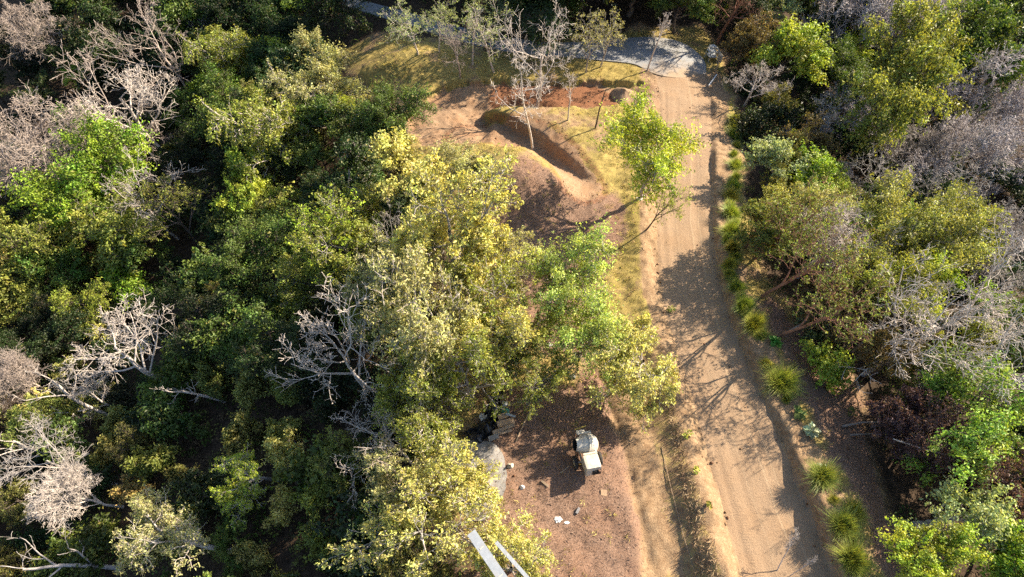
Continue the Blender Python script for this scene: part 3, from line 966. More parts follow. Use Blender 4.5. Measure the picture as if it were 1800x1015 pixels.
# --- beyond the concrete road
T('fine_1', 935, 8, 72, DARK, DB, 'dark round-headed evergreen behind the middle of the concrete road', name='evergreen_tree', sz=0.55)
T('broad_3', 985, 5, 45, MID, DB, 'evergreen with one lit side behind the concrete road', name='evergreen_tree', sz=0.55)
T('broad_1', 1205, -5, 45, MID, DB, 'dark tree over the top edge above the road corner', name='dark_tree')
by_base('slim_3', 1258, 56, 5, LIME, DB, 'young dark-stemmed tree with a lime tuft beyond the road corner', name='sapling', thin=0.9)
T('bush_3', 1262, 16, 18, LIME, DB, 'lime green tuft of leaves above the road corner', 'bush', name='bush')
T('slim_2', 1310, -10, 40, OLIVE, RB, 'reddish leafless tree at the top edge right of the road corner', name='leafless_tree')
for i, (x, y, s_, lab) in enumerate([(2, 59, 1.3, 'left of the evergreens'), (9, 61, 1.4, 'behind the evergreens'), (15, 58, 1.5, 'behind the middle of the concrete road'), (21, 56, 1.5, 'above the dark tree at the corner'),
                                    (27, 53, 1.4, 'above the pale green tree'), (32, 48, 1.4, 'above the lime trees'), (-6, 62, 1.3, 'left of the concrete road')]):
    plant(['broad_1', 'fine_1', 'broad_3'][i % 3], (x, y, gz(x, y) - 0.1), s_, i * 1.3, DARK, DB, 'added tall dark shade tree at the top edge ' + lab, 'tree', None, 'added_shade_tree')  # added, mostly out of view, to shade the road and the ground beyond
# --- right of the road, top to bottom
T('olive_4', 1322, 70, 38, BROWN, DB, 'brown-olive thin tree beside the road corner', name='brown_olive_tree')
T('broad_1', 1398, 85, 58, LIME, DB, 'bright lime tree right of the road corner', name='lime_tree')
T('broad_2', 1360, 12, 42, PALE, GB, 'pale green tree at the top edge behind the bright lime tree', name='pale_green_tree')
T('bare_2', 1332, 140, 42, OLIVE, WB, 'white leafless tree leaning over the shaded roadside bank', name='leafless_tree')
T('broad_4', 1490, 85, 52, LIME, DB, 'yellow-lime tree between the bright lime tree and the wide olive tree', name='lime_tree')
T('fine_1', 1490, 120, 42, MID, GB, 'mid green feathery tree below the yellow-lime tree', name='mid_green_tree')
T('broad_5', 1600, 120, 110, OLIVE, DB, 'wide dark olive tree with a rounded crown at upper right', name='wide_olive_tree')
T('brush_2', 1480, 40, 70, OLIVE, (0.50, 0.465, 0.47), 'grey leafless thicket tree behind the lime trees at the top edge', name='leafless_tree')
T('brush_1', 1570, 30, 105, OLIVE, (0.50, 0.465, 0.47), 'blue-grey leafless tree along the top edge behind the wide olive tree', name='leafless_tree')
T('brush_2', 1650, 40, 70, OLIVE, (0.50, 0.465, 0.47), 'blue-grey leafless tree nearest the green trees of the top right corner', name='leafless_tree')
T('broad_2', 1750, 85, 85, MID, DB, 'green tree below the top right corner', name='green_tree')
T('broad_1', 1770, 15, 70, DARK, DB, 'dark green tree filling the top right corner', name='dark_green_tree')
T('fine_1', 1690, 70, 60, MID, DB, 'shaded green tree between the blue-grey thicket and the corner trees', name='green_tree')
T('brush_1', 1735, 180, 86, OLIVE, (0.50, 0.465, 0.47), 'grey leafless tree just below the green corner tree on the right edge', name='leafless_tree')
T('brush_2', 1700, 260, 96, OLIVE, (0.50, 0.465, 0.47), 'large grey leafless tree on the right edge below the wide olive tree', name='leafless_tree')
T('brush_1', 1785, 270, 75, OLIVE, (0.50, 0.465, 0.47), 'grey leafless tree cut by the right edge beside the large grey one', name='leafless_tree')
T('brush_2', 1530, 205, 65, OLIVE, (0.50, 0.465, 0.47), 'mauve-grey leafless tree in shade under the wide olive tree', name='leafless_tree')
T('brush_1', 1600, 260, 50, OLIVE, GB, 'small grey leafless tree under the wide olive crown', name='leafless_tree')
T('bare_3', 1470, 190, 45, OLIVE, BB, 'thin blue-grey leafless tree standing in the black shade', name='leafless_tree')
T('broad_4', 1372, 275, 58, PALE, GB, 'shiny pale green tree next to the roadside grass', name='shiny_green_tree')
T('broad_4', 1440, 310, 58, BRIGHT, GB, 'shiny bright green tree right of the pale green one', name='shiny_green_tree')
T('olive_4', 1420, 255, 38, BROWN, DB, 'brownish thin tree behind the two shiny green trees', name='brown_olive_tree')
T('broad_5', 1620, 395, 92, (0.31, 0.34, 0.09), GB, 'big yellow-olive tree with a broad lit crown on the right', name='big_olive_tree')
T('broad_2', 1545, 385, 60, BRIGHT, DB, 'green tree at the left foot of the big yellow-olive tree', name='green_tree')
T('olive_2', 1700, 400, 70, OLIVE, GB, 'olive tree at the right flank of the big yellow-olive tree', name='olive_tree')
T('bare_3', 1690, 340, 62, OLIVE, GB, 'fine grey leafless tree above the right flank of the big yellow-olive tree', name='leafless_tree')
T('bare_1', 1545, 320, 50, OLIVE, GB, 'grey leafless tree left of the big yellow-olive tree', name='leafless_tree')
T('broad_4', 1655, 455, 55, BRIGHT, DB, 'green crown under the big yellow-olive tree', name='green_tree')
T('bare_2', 1540, 470, 45, OLIVE, WB, 'small pale leafless tree between the feathery one and the yellow-lit tree', name='leafless_tree')
T('bush_3', 1690, 272, 16, LIGHT, DB, 'small light green tuft poking through the grey leafless thicket', 'bush', name='bush')
T('bush_2', 1675, 295, 14, LIGHT, DB, 'tiny green leafy tuft under the other tuft in the grey thicket', 'bush', name='bush')
T('olive_4', 1350, 400, 48, (0.2, 0.24, 0.055), RB, 'dark olive tree with reddish stems beside the roadside grass', name='olive_tree')
T('fine_2', 1440, 370, 50, KHAKI, GB, 'wispy khaki tree above the pale feathery leafless one', name='wispy_tree')
T('bare_fan', 1478, 428, 62, OLIVE, WB, 'pale feathery leafless tree leaning right from the road bank', name='leafless_tree', lean=0.35)
for (a, b_, hh_, sc_, az_, lab) in ((1326, 455, 8.0, 0.9, 0.2, 'slender red-barked tree on the bank by the long grass row'), (1338, 522, 8.5, 1.0, 0.1, 'slender red-barked tree leaning from the bank where the road bends'),
                            (1368, 592, 8.0, 1.0, -0.1, 'slender tree rising beside the fallen pole'),
                            ):
    q = pick(a, b_)
    plant('gum_2', (q[0], q[1], q[2] - 0.08), hh_ / PROTO['gum_2']['top'], sc_ * 3, (0.19, 0.25, 0.055), RB, lab, 'tree', None, 'slender_tree', (0.16, az_))
T('olive_4', 1480, 535, 55, BROWN, DB, 'dry brown-olive tree in front of the dark hollow', name='brown_olive_tree')
T('fine_1', 1560, 490, 65, OLIVE, DB, 'dull olive tree below the big yellow-olive one', name='olive_tree')
T('broad_3', 1620, 500, 55, LIME, DB, 'yellow-lit tree among grey branches on the right', name='lime_tree')
T('bare_2', 1620, 590, 105, OLIVE, WB, 'sprawling white leafless tree reaching across the right side', name='leafless_tree', lean=0.3)
T('bare_1', 1720, 540, 95, OLIVE, WB, 'white leafless tree with long twigs near the right edge', name='leafless_tree', lean=0.2)
T('bare_3', 1740, 640, 90, OLIVE, WB, 'white leafless tree at the right edge above the maroon shrubs', name='leafless_tree', lean=0.2)
T('brush_1', 1760, 430, 70, OLIVE, GB, 'grey leafless tree on the right edge beside the olive trees', name='leafless_tree')
T('broad_2', 1765, 540, 48, BRIGHT, DB, 'fresh green tree showing through white branches at the right edge', name='green_tree')
T('broad_3', 1700, 610, 50, OLIVE, DB, 'olive green tree under the white leafless trees', name='olive_tree')
T('fine_2', 1640, 680, 50, MID, DB, 'shaded green tree just above the maroon shrubs', name='green_tree')
T('olive_3', 1565, 615, 48, BROWN, DB, 'rust-brown half-dead tree left of the sprawling white one', name='brown_olive_tree')
T('bush_2', 1460, 642, 38, LIME, DB, 'bright green bush on the earth bank above the dark hollow', 'bush', name='bush')
T('olive_4', 1610, 738, 56, MAROON, DB, 'maroon-leaved shrub left of the fallen white branch', 'shrub', name='maroon_shrub')
T('olive_1', 1665, 800, 50, MAROON, DB, 'maroon-leaved shrub in the middle of the three', 'shrub', name='maroon_shrub')
T('olive_4', 1735, 850, 56, MAROON, DB, 'maroon-leaved shrub nearest the right edge', 'shrub', name='maroon_shrub')
T('broad_2', 1640, 975, 72, LIME, DB, 'vivid lime tree in the lower right', name='lime_tree')
T('broad_4', 1710, 915, 85, PALE, GB, 'pale shiny green tree behind the vivid lime tree in the lower right', name='shiny_green_tree')
T('broad_1', 1790, 985, 60, BRIGHT, DB, 'green tree in the bottom right corner', name='green_tree')
T('bush_1', 1785, 830, 30, OLIVE, DB, 'olive bush at the right edge beside the maroon shrubs', 'bush', name='bush')
T('broad_3', 1770, 750, 55, DARK, DB, 'dark green tree at the right edge above the maroon shrubs', name='dark_green_tree')
# --- left, top to bottom
T('bare_fan', 55, 55, 50, OLIVE, PB, 'pinkish feathery leafless tree in the top left corner', name='leafless_tree')
T('bush_3', 105, 85, 34, BROWN, DB, 'rusty olive bush under the pinkish leafless tree of the corner', 'bush', name='bush')
T('broad_3', 165, 55, 50, DARK, DB, 'dark green tree right of the pinkish corner tree', name='dark_green_tree')
T('bare_3', 255, 70, 72, OLIVE, PB, 'leafless tree with fanned twigs behind the sprawling pale one', name='leafless_tree', lean=0.2)
T('brush_2', 335, 35, 55, OLIVE, BB, 'dim grey leafless tree at the top edge on the left', name='leafless_tree')
T('broad_2', 128, 118, 34, LIME, DB, 'small lime tree left of the sprawling pale leafless tree', name='lime_tree')
T('bare_2', 235, 170, 88, OLIVE, WB, 'sprawling pale leafless tree with a long slanting trunk, upper left', name='leafless_tree', lean=0.45)
T('bare_1', 170, 205, 85, OLIVE, PB, 'pale leafless tree behind the big bright green tree', name='leafless_tree', lean=0.35)
T('bare_fan', 45, 260, 80, OLIVE, PB, 'dense pinkish leafless tree cut by the left edge', name='leafless_tree', lean=0.3)
T('broad_5', 150, 305, 98, BRIGHT, DB, 'big bright green broadleaf tree on the left', name='broadleaf_tree')
T('broad_2', 125, 235, 52, BRIGHT, DB, 'bright green top shoot rising behind the big broadleaf tree', name='broadleaf_tree')
T('broad_4', 190, 400, 85, OLIVE, PB, 'olive green tree with pale branches below the big bright green one', name='olive_tree')
T('bare_3', 250, 345, 60, OLIVE, WB, 'white leafless branches poking out right of the big bright green tree', name='leafless_tree', lean=0.3)
T('olive_4', 395, 90, 52, OLIVE, GB, 'hanging olive tree beside the pale sprawl at the top', name='olive_tree')
T('fine_1', 395, 185, 58, MID, DB, 'shaded green tree right of the pale sprawling tree', name='green_tree')
T('column', 540, 75, 26, KHAKI, GB, 'tall narrow pale olive tree draped like a column', name='column_tree')
T('broad_4', 490, 95, 40, LIME, GB, 'lime tree with big round leaves beside the column tree', name='lime_tree')
T('fine_2', 585, 135, 50, KHAKI, GB, 'feathery yellow-olive tree under the column tree', name='wispy_tree')
T('olive_4', 465, 225, 70, OLIVE, WB, 'olive tree with white stems in the dark wood', name='olive_tree')
T('broad_4', 590, 205, 62, MID, WB, 'big-leaved green tree with white boughs left of the turning place', name='green_tree')
T('olive_4', 540, 170, 52, KHAKI, GB, 'yellow-olive tree in the crowd under the column tree', name='olive_tree')
T('fine_1', 690, 190, 50, MID, DB, 'dense green thicket tree at the edge of the turning place', name='green_tree')
T('broad_2', 430, 325, 58, LIME, DB, 'rounded lime green tree in the middle of the left wood', name='lime_tree')
T('broad_3', 620, 300, 60, DARK, WB, 'dark tree with a forked white trunk below the big-leaved green one', name='dark_green_tree')
T('bush_1', 495, 405, 62, OLIVE, DB, 'vine-covered mound with a lit olive top', 'bush', name='vine_mound')
T('fine_1', 440, 440, 62, MID, DB, 'vine-covered green mound left of the lit olive one', name='vine_mound')
T('olive_4', 595, 430, 62, OLIVE, GB, 'soft olive tree right of the vine mounds', name='olive_tree')
T('fine_2', 530, 490, 55, OLIVE, GB, 'brown-green wispy tree below the vine mounds', name='wispy_tree')
T('broad_2', 560, 345, 50, DARK, DB, 'shaded tree right of the rounded lime tree', name='dark_green_tree')
T('olive_4', 620, 370, 48, OLIVE, GB, 'olive tree in half shade left of the golden-green tree', name='olive_tree')
T('bush_1', 225, 500, 48, BRIGHT, DB, 'rounded green bush above the white leafless tree with yellow vine', 'bush', name='bush')
T('bare_2', 210, 600, 88, OLIVE, WB, 'white leafless tree with yellow vine in its branches', name='leafless_tree', lean=0.45)
T('bush_3', 165, 565, 36, YELLOW, DB, 'yellow-green vine on the white leafless tree, upper tuft', 'vine', name='vine')
T('bush_3', 220, 625, 28, YELLOW, DB, 'yellow-green vine on the white leafless tree, lower tuft', 'vine', name='vine')
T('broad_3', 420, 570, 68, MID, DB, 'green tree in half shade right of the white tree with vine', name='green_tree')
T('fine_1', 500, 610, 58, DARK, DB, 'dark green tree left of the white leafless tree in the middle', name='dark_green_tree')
T('olive_4', 40, 450, 62, OLIVE, DB, 'olive tree at the left edge below the big bright green tree', name='olive_tree')
T('broad_2', 25, 540, 45, OLIVE, DB, 'lit olive tree at the left edge beside the dark hollow', name='olive_tree')
T('bare_fan', 15, 660, 45, OLIVE, PB, 'pinkish leafless tree at the left edge halfway down', name='leafless_tree', lean=0.3)
T('bare_1', 600, 625, 84, OLIVE, WB, 'white leafless tree in the middle of the picture', name='leafless_tree', lean=0.35, sz=1.35)
T('bare_3', 660, 770, 62, OLIVE, WB, 'grey-white leafless tree above the half-dry khaki tree', name='leafless_tree', lean=0.4)
T('bush_3', 175, 705, 30, YELLOW, DB, 'yellow-green bush among the dark trees on the left', 'bush', name='bush')
T('bush_2', 45, 725, 30, YELLOW, DB, 'yellow tuft beside the white branches at the left edge', 'bush', name='bush')
T('snag', 100, 690, 50, OLIVE, WB, 'pale dead branch lying above the yellow-green bush', 'branch', name='dead_branch', lean=0.9)
T('snag', 320, 692, 38, OLIVE, WB, 'twisted white dead snag standing alone in the dark wood', 'dead tree', name='dead_snag', lean=0.7)
T('bare_3', 65, 805, 70, OLIVE, GB, 'grey leafless tree with arching boughs at the left edge', name='leafless_tree', lean=0.6)
T('bare_1', 150, 690, 40, OLIVE, WB, 'white leafless tree left of the yellow-green bush on the left', name='leafless_tree', lean=0.5)
T('snag', 25, 790, 50, OLIVE, WB, 'white leafless tree cut by the left edge above the brush-like one', name='leafless_tree', lean=0.5)
T('bare_fan', 105, 865, 54, OLIVE, WB, 'brush-like dense pale leafless tree in the lower left', name='leafless_tree', lean=0.75)
T('snag', 45, 985, 60, OLIVE, GB, 'grey dead tree in the bottom left corner', 'dead tree', name='dead_snag', lean=0.6)
T('olive_3', 265, 930, 68, KHAKI, WB, 'nearly bare tree with a white trunk and few yellow leaves, lower left', name='sparse_tree', lean=0.7)
T('olive_3', 420, 850, 48, LIME, GB, 'sparse sapling with lime leaves in the lower left thicket', name='sapling', lean=0.4)
T('bush_2', 345, 880, 30, YELLOW, GB, 'yellow-leaved bush right of the brush-like pale tree', 'bush', name='bush')
T('bush_4', 500, 800, 34, YELLOW, GB, 'thin yellow-leaved bush in the middle of the thicket', 'bush', name='bush')
T('bush_4', 560, 860, 34, OLIVE, GB, 'thin olive bush left of the half-dry khaki tree', 'bush', name='bush')
T('broad_2', 400, 960, 40, MID, DB, 'green bushy tree near the bottom edge left of centre', name='green_tree')
T('bush_1', 560, 960, 40, OLIVE, DB, 'olive bush near the bottom edge left of the large yellow-green tree', 'bush', name='bush')

# ------------------------------------------------------------------ the wood between them
LAND = [(150, 300, 'the big bright green broadleaf tree'), (60, 60, 'the top left corner'), (230, 180, 'the sprawling pale leafless tree'), (400, 120, 'the hanging olive tree'),
        (540, 90, 'the column tree'), (460, 230, 'the white-stemmed olive tree'), (590, 200, 'the turning place'), (430, 330, 'the rounded lime tree'), (480, 430, 'the vine mounds'),
        (225, 500, 'the rounded green bush'), (210, 600, 'the white tree with vine'), (30, 520, 'the left edge'), (410, 570, 'the half-shaded green tree'), (600, 620, 'the middle white tree'),
        (320, 690, 'the twisted white snag'), (100, 860, 'the brush-like pale tree'), (260, 930, 'the sparse white-trunked tree'), (45, 985, 'the bottom left corner'), (450, 780, 'the lower left thicket'),
        (560, 930, 'the large bottom yellow-green tree'), (660, 780, 'the half-dry khaki tree'), (560, 340, 'the golden-green tree'), (950, 10, 'the concrete road'), (1220, 0, 'the road corner'),
        (1400, 90, 'the bright lime tree'), (1600, 120, 'the wide olive tree'), (1750, 80, 'the top right corner'), (1740, 250, 'the grey leafless thicket'), (1400, 280, 'the shiny green trees'),
        (1600, 400, 'the big yellow-olive tree'), (1480, 430, 'the pale feathery leafless tree'), (1480, 540, 'the dry brown-olive tree'), (1640, 580, 'the sprawling white leafless tree'),
        (1780, 600, 'the right edge'), (1640, 780, 'the maroon shrubs'), (1660, 950, 'the vivid lime tree'), (1460, 640, 'the bright green bank bush'), (300, 20, 'the top edge left of centre'), (1480, 180, 'the black shade')]
occ = [(o.location.x, o.location.y, 1.0 if 'leafless' in o.name or 'dead' in o.name else 1.4) for o in bpy.data.objects if o.type == 'EMPTY' and o.parent is None]
frng = np.random.default_rng(77)
fill = []
xx = frng.uniform(-58, 46, 9000); yy = frng.uniform(-6, 84, 9000)
sd_ = poly_sd(xx, yy, CLEAR); dc_, _ = seg_dist(xx, yy, CONC); uu, hh = road_uv(xx, yy); zz = height(xx, yy)
for i in range(9000):
    x, y = xx[i], yy[i]
    if sd_[i] < 1.6 or dc_[i] < 3.2 or (abs(uu[i]) < hh[i] + 3.4 and y < 42): continue
    d = np.array([x, y, zz[i] + 1.5]) - CAMP
    dep = d @ FWD; px = 900 + F_PX * (d @ RGT) / dep; py = 507 - F_PX * (d @ UP) / dep
    if not (-120 < px < 1920 and -160 < py < 1060): continue
    if any((x - a) ** 2 + (y - b) ** 2 < r * r for a, b, r in occ): continue
    sp = 3.4 if y > 40 else (1.75 if px < 700 and py > 640 else (2.2 if px < 800 else 2.5))
    if any((x - a) ** 2 + (y - b) ** 2 < sp ** 2 for a, b, *_ in fill): continue
    fill.append((x, y, px, py))
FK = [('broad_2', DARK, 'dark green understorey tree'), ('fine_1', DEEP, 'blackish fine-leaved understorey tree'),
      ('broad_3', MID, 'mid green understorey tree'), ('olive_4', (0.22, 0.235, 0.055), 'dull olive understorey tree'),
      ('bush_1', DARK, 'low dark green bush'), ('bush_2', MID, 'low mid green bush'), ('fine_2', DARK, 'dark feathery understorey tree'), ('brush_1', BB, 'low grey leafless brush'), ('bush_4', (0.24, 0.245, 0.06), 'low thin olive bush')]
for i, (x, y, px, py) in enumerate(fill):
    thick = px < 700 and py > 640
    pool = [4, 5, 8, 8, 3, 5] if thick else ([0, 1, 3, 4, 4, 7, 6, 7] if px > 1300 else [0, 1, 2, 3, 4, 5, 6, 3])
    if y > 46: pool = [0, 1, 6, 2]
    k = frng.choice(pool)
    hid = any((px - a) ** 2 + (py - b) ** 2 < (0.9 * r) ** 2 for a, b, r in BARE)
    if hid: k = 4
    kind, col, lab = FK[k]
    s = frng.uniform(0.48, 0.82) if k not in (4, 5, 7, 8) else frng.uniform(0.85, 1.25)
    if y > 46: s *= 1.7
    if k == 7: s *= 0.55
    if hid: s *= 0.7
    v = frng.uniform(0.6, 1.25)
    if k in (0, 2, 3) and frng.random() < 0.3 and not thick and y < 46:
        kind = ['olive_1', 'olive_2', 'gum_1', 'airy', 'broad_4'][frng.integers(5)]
        col = [LIME, YELLOW, OLIVE, BRIGHT][frng.integers(4)]  # brighter leaf colours give some crowns a sunlit look
        lab = 'yellowish tree tinted as if sunlit'; s *= 1.15
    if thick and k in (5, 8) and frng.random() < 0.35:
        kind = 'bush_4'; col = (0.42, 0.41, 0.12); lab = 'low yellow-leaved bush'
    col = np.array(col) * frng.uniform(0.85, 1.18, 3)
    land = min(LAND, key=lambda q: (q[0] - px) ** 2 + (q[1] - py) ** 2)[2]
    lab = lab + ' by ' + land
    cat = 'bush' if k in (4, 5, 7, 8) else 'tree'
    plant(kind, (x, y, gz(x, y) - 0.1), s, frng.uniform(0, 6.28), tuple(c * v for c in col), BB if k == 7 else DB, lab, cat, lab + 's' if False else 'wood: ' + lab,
          'understorey_bush' if k in (4, 5, 7, 8) else 'understorey_tree', sz=frng.uniform(0.85, 1.2))

# ------------------------------------------------------------------ built things
import bmesh


class MB:
    """collects shapes into one mesh"""
    def __init__(s):
        s.bm = bmesh.new()

    def box(s, c, d, rot=None, bev=0.0):
        r = bmesh.ops.create_cube(s.bm, size=1.0)
        vs = r['verts']
        mt = Matrix.Translation(c) @ (rot.to_4x4() if rot is not None else Matrix.Identity(4)) @ Matrix.Diagonal((*d, 1))
        bmesh.ops.transform(s.bm, matrix=mt, verts=vs)
        if bev:
            es = list({e for v in vs for e in v.link_edges})
            bmesh.ops.bevel(s.bm, geom=es, offset=bev, segments=2, affect='EDGES', profile=0.7)
        return s

    def tube(s, pts, r, n=8, cap=True):
        P = np.array(pts, float)[None]; R = np.full((1, len(pts)), r) if np.isscalar(r) else np.array(r, float)[None]
        V, F = tubes(P, R, n)
        vs = [s.bm.verts.new(v) for v in V]
        for f in F: s.bm.faces.new([vs[i] for i in f])
        if cap:
            s.bm.faces.new(vs[:n][::-1]); s.bm.faces.new(vs[-n:])
        return s

    def lathe(s, prof, n, mt):
        """prof: (axial, radius) about local x"""
        rows = []
        for a, r in prof:
            rows.append([s.bm.verts.new(mt @ Vector((a, r * math.cos(t * 2 * math.pi / n), r * math.sin(t * 2 * math.pi / n)))) for t in range(n)])
        for i in range(len(rows) - 1):
            for t in range(n):
                s.bm.faces.new([rows[i][t], rows[i][(t + 1) % n], rows[i + 1][(t + 1) % n], rows[i + 1][t]])
        return s

    def raw(s, V, F):
        vs = [s.bm.verts.new(v) for v in V]
        for f in F: s.bm.faces.new([vs[i] for i in f])
        return s

    def build(s, name, mat, parent=None, smooth=False):
        bmesh.ops.recalc_face_normals(s.bm, faces=s.bm.faces)
        me = bpy.data.meshes.new(name)
        s.bm.to_mesh(me); s.bm.free()
        me.materials.append(mat)
        if smooth:
            me.polygons.foreach_set('use_smooth', np.ones(len(me.polygons), bool))
        return link(name, me, parent)


def empty(name, px, py, rz=0.0, up=0.0):
    """an Empty standing on the slope, its z along the ground's normal"""
    q = pick(px, py)
    e = 0.5
    nx_ = (gz(q[0] + e, q[1]) - gz(q[0] - e, q[1])) / (2 * e); ny_ = (gz(q[0], q[1] + e) - gz(q[0], q[1] - e)) / (2 * e)
    z = Vector((-nx_, -ny_, 1)).normalized()
    o = bpy.data.objects.new(name, None); COL.objects.link(o); o.empty_display_size = 0.3
    o.location = (q[0], q[1], q[2] + up)
    o.rotation_euler = (z.to_track_quat('Z', 'Y').to_matrix() @ Matrix.Rotation(rz, 3, 'Z')).to_euler()
    # keep local y close to world y
    y = Vector((0, 1, 0)); y = (y - z * y.dot(z)).normalized(); x = y.cross(z)
    m3 = Matrix((x, y, z)).transposed() @ Matrix.Rotation(rz, 3, 'Z')
    o.rotation_euler = m3.to_euler()
    return o


M_WHITE = simple_mat('worn_white_paint', (0.50, 0.46, 0.38), 0.5, 0.4, 0, 0.1, 5, (0.34, 0.27, 0.19))
M_STEEL = simple_mat('galvanised_steel', (0.44, 0.46, 0.47), 0.45, 0.5, 0.4, 0.15, 4, (0.45, 0.42, 0.38))
M_RUBBER = simple_mat('rubber', (0.035, 0.034, 0.033), 0.85, 0.2, 0, 0.3, 8, (0.16, 0.11, 0.075))
M_BLACK = simple_mat('black_plastic', (0.012, 0.013, 0.016), 0.32, 0.5, 0, 0.3, 3, (0.05, 0.045, 0.045), 0.3)
M_DARK = simple_mat('dark_inside', (0.03, 0.027, 0.025), 0.9, 0.1)
M_WOOD = simple_mat('weathered_wood', (0.34, 0.25, 0.17), 0.85, 0.15, 0, 0.3, 5, (0.2, 0.15, 0.11))
M_PLY = simple_mat('plywood', (0.46, 0.31, 0.19), 0.8, 0.2, 0, 0.2, 4)
M_RUSTY = simple_mat('rusty_steel', (0.20, 0.12, 0.085), 0.85, 0.2, 0.2, 0.3, 8)
M_YEL = simple_mat('yellow_paint', (0.45, 0.33, 0.08), 0.6, 0.3)
M_RAG = simple_mat('white_plastic_scrap', (0.66, 0.66, 0.64), 0.6, 0.3, 0, 0.12, 6)
M_GREEN = simple_mat('green_plastic', (0.05, 0.26, 0.2), 0.5, 0.4)
M_STONE = simple_mat('grey_stone', (0.26, 0.25, 0.25), 0.9, 0.2, 0, 0.3, 4, bump=0.6)
M_CEM = simple_mat('cement', (0.27, 0.255, 0.24), 0.92, 0.15, 0, 0.2, 3, (0.2, 0.155, 0.12), 0.4)
M_SOIL = simple_mat('heaped_soil', (0.26, 0.18, 0.115), 0.95, 0.1, 0, 0.3, 6, (0.17, 0.11, 0.07), 0.8)

# concrete mixer
mx_ = empty('concrete_mixer', 1031, 812, 0.20)
tag(mx_, 'white towable concrete mixer with its drum mouth facing left, on the brown yard', 'concrete mixer')
b = MB()
for sx in (-0.30, 0.30): b.box((sx, 0.05, 0.46), (0.07, 1.95, 0.09))
for yy_ in (-0.9, -0.2, 0.98): b.box((0, yy_, 0.462), (0.66, 0.07, 0.08))
b.tube([(-0.62, -0.12, 0.33), (0.62, -0.12, 0.33)], 0.035)
b.build('chassis', M_WHITE, mx_)
ho = MB().box((0.02, -0.62, 0.86), (0.74, 0.74, 0.66), None, 0.12).build('engine_hood', M_WHITE, mx_)
MB().box((0.16, -1.015, 0.78), (0.42, 0.08, 0.30), None, 0.03).build('air_grille', M_DARK, ho)
MB().tube([(0.24, -1.0, 0.95), (0.26, -1.12, 0.97), (0.27, -1.13, 1.10)], 0.035).build('exhaust_pipe', M_RUSTY, ho)
for sx in (-1, 1):
    wy = -0.12
    mt = Matrix.Translation((sx * 0.6, wy, 0.33))
    w_ = MB().lathe([(-0.085, 0.2), (-0.085, 0.27), (-0.06, 0.325), (0.06, 0.325), (0.085, 0.27), (0.085, 0.2)], 28, mt).build('tyre', M_RUBBER, None, True)
    w_.name = 'wheel'; w_.parent = mx_
    MB().lathe([(-0.07, 0.001), (-0.07, 0.2), (0.07, 0.2), (0.07, 0.001)], 24, mt).build('rim', M_WHITE, w_)
tilt = Matrix.Rotation(math.radians(16), 4, 'Y')
dm = Matrix.Translation((0.02, 0.36, 1.02)) @ tilt @ Matrix.Scale(-1, 4, (1, 0, 0))
prof = [(-0.52, 0.001), (-0.52, 0.26), (-0.46, 0.36), (-0.28, 0.49), (0.02, 0.50), (0.10, 0.475), (0.36, 0.36), (0.56, 0.275), (0.60, 0.285), (0.60, 0.265), (0.5, 0.27), (0.1, 0.45), (-0.28, 0.46), (-0.5, 0.24), (-0.5, 0.001)]
dr_ = MB().lathe(prof[:9], 32, dm).build('drum', M_WHITE, mx_, True)
MB().lathe(prof[8:], 32, dm).build('drum_lining', M_DARK, dr_, True)
MB().lathe([(0.0, 0.50), (0.0, 0.535), (0.06, 0.535), (0.06, 0.49)], 40, dm).build('ring_gear', M_WHITE, dr_)
for k in range(3):
    a = k * 2.1
    pts = [dm @ Vector((t, (r + 0.015) * math.cos(a + t * 1.6), (r + 0.015) * math.sin(a + t * 1.6))) for t, r in ((-0.28, 0.49), (-0.1, 0.495), (0.05, 0.49), (0.2, 0.43), (0.36, 0.36))]
    MB().tube([tuple(p) for p in pts], 0.012, 5).build('drum_seam', M_WHITE, dr_)
b = MB()
for yy_ in (-0.2, 0.92):
    b.box((0.05, yy_, 0.82), (0.09, 0.07, 0.66)); b.box((0.02, yy_ + 0.002, 1.13), (0.62, 0.09, 0.07))
b.box((0.34, 0.36, 1.135), (0.09, 1.22, 0.06))
b.build('drum_yoke', M_WHITE, mx_)
MB().tube([(0, 1.0, 0.5), (0, 1.32, 0.52)], 0.04).build('tow_bar', M_WHITE, mx_)
MB().box((-0.06, 1.12, 0.9), (0.42, 0.16, 0.2), None, 0.03).build('gear_cover', M_WHITE, mx_)
MB().tube([(-0.3, 1.28, 0.98), (0.28, 1.32, 1.06)], 0.028).build('tipping_handle', M_YEL, mx_)
MB().tube([(0.0, 1.3, 0.0), (0.0, 1.3, 0.52)], 0.03).build('prop_stand', M_WHITE, mx_)

# concrete patch
P_ = [(838, 772), (870, 778), (886, 800), (893, 835), (884, 880), (862, 918), (820, 915), (780, 870), (775, 810), (800, 776)]
P_ = smooth_line([tuple(pick(a, b_)[:2]) for a, b_ in P_ + P_[:1]], 4)[:-1]
cx_ = np.mean(P_, 0); nP = len(P_); V2 = []; F = []
edge = [1 + 0.03 * RNG.uniform(-1, 1) for _ in range(nP)]
rings = [1.0, 0.8, 0.6, 0.4, 0.2, 0.02]
for r_ in rings:
    for k in range(nP):
        x, y = cx_ + (P_[k] - cx_) * r_ * (edge[k] if r_ == 1.0 else 1)
        V2.append((x, y, gz(x, y) + 0.04 + 0.03 * float(fbm(np.array([x * 1.5]), np.array([y * 1.5]), 3, 2)[0])))
for r_ in range(len(rings) - 1):
    F += [(r_ * nP + i, r_ * nP + (i + 1) % nP, (r_ + 1) * nP + (i + 1) % nP, (r_ + 1) * nP + i) for i in range(nP)]
F.append(tuple((len(rings) - 1) * nP + i for i in range(nP)))
b0 = len(V2); V2 += [(x, y, z - 0.3) for x, y, z in V2[:nP]]
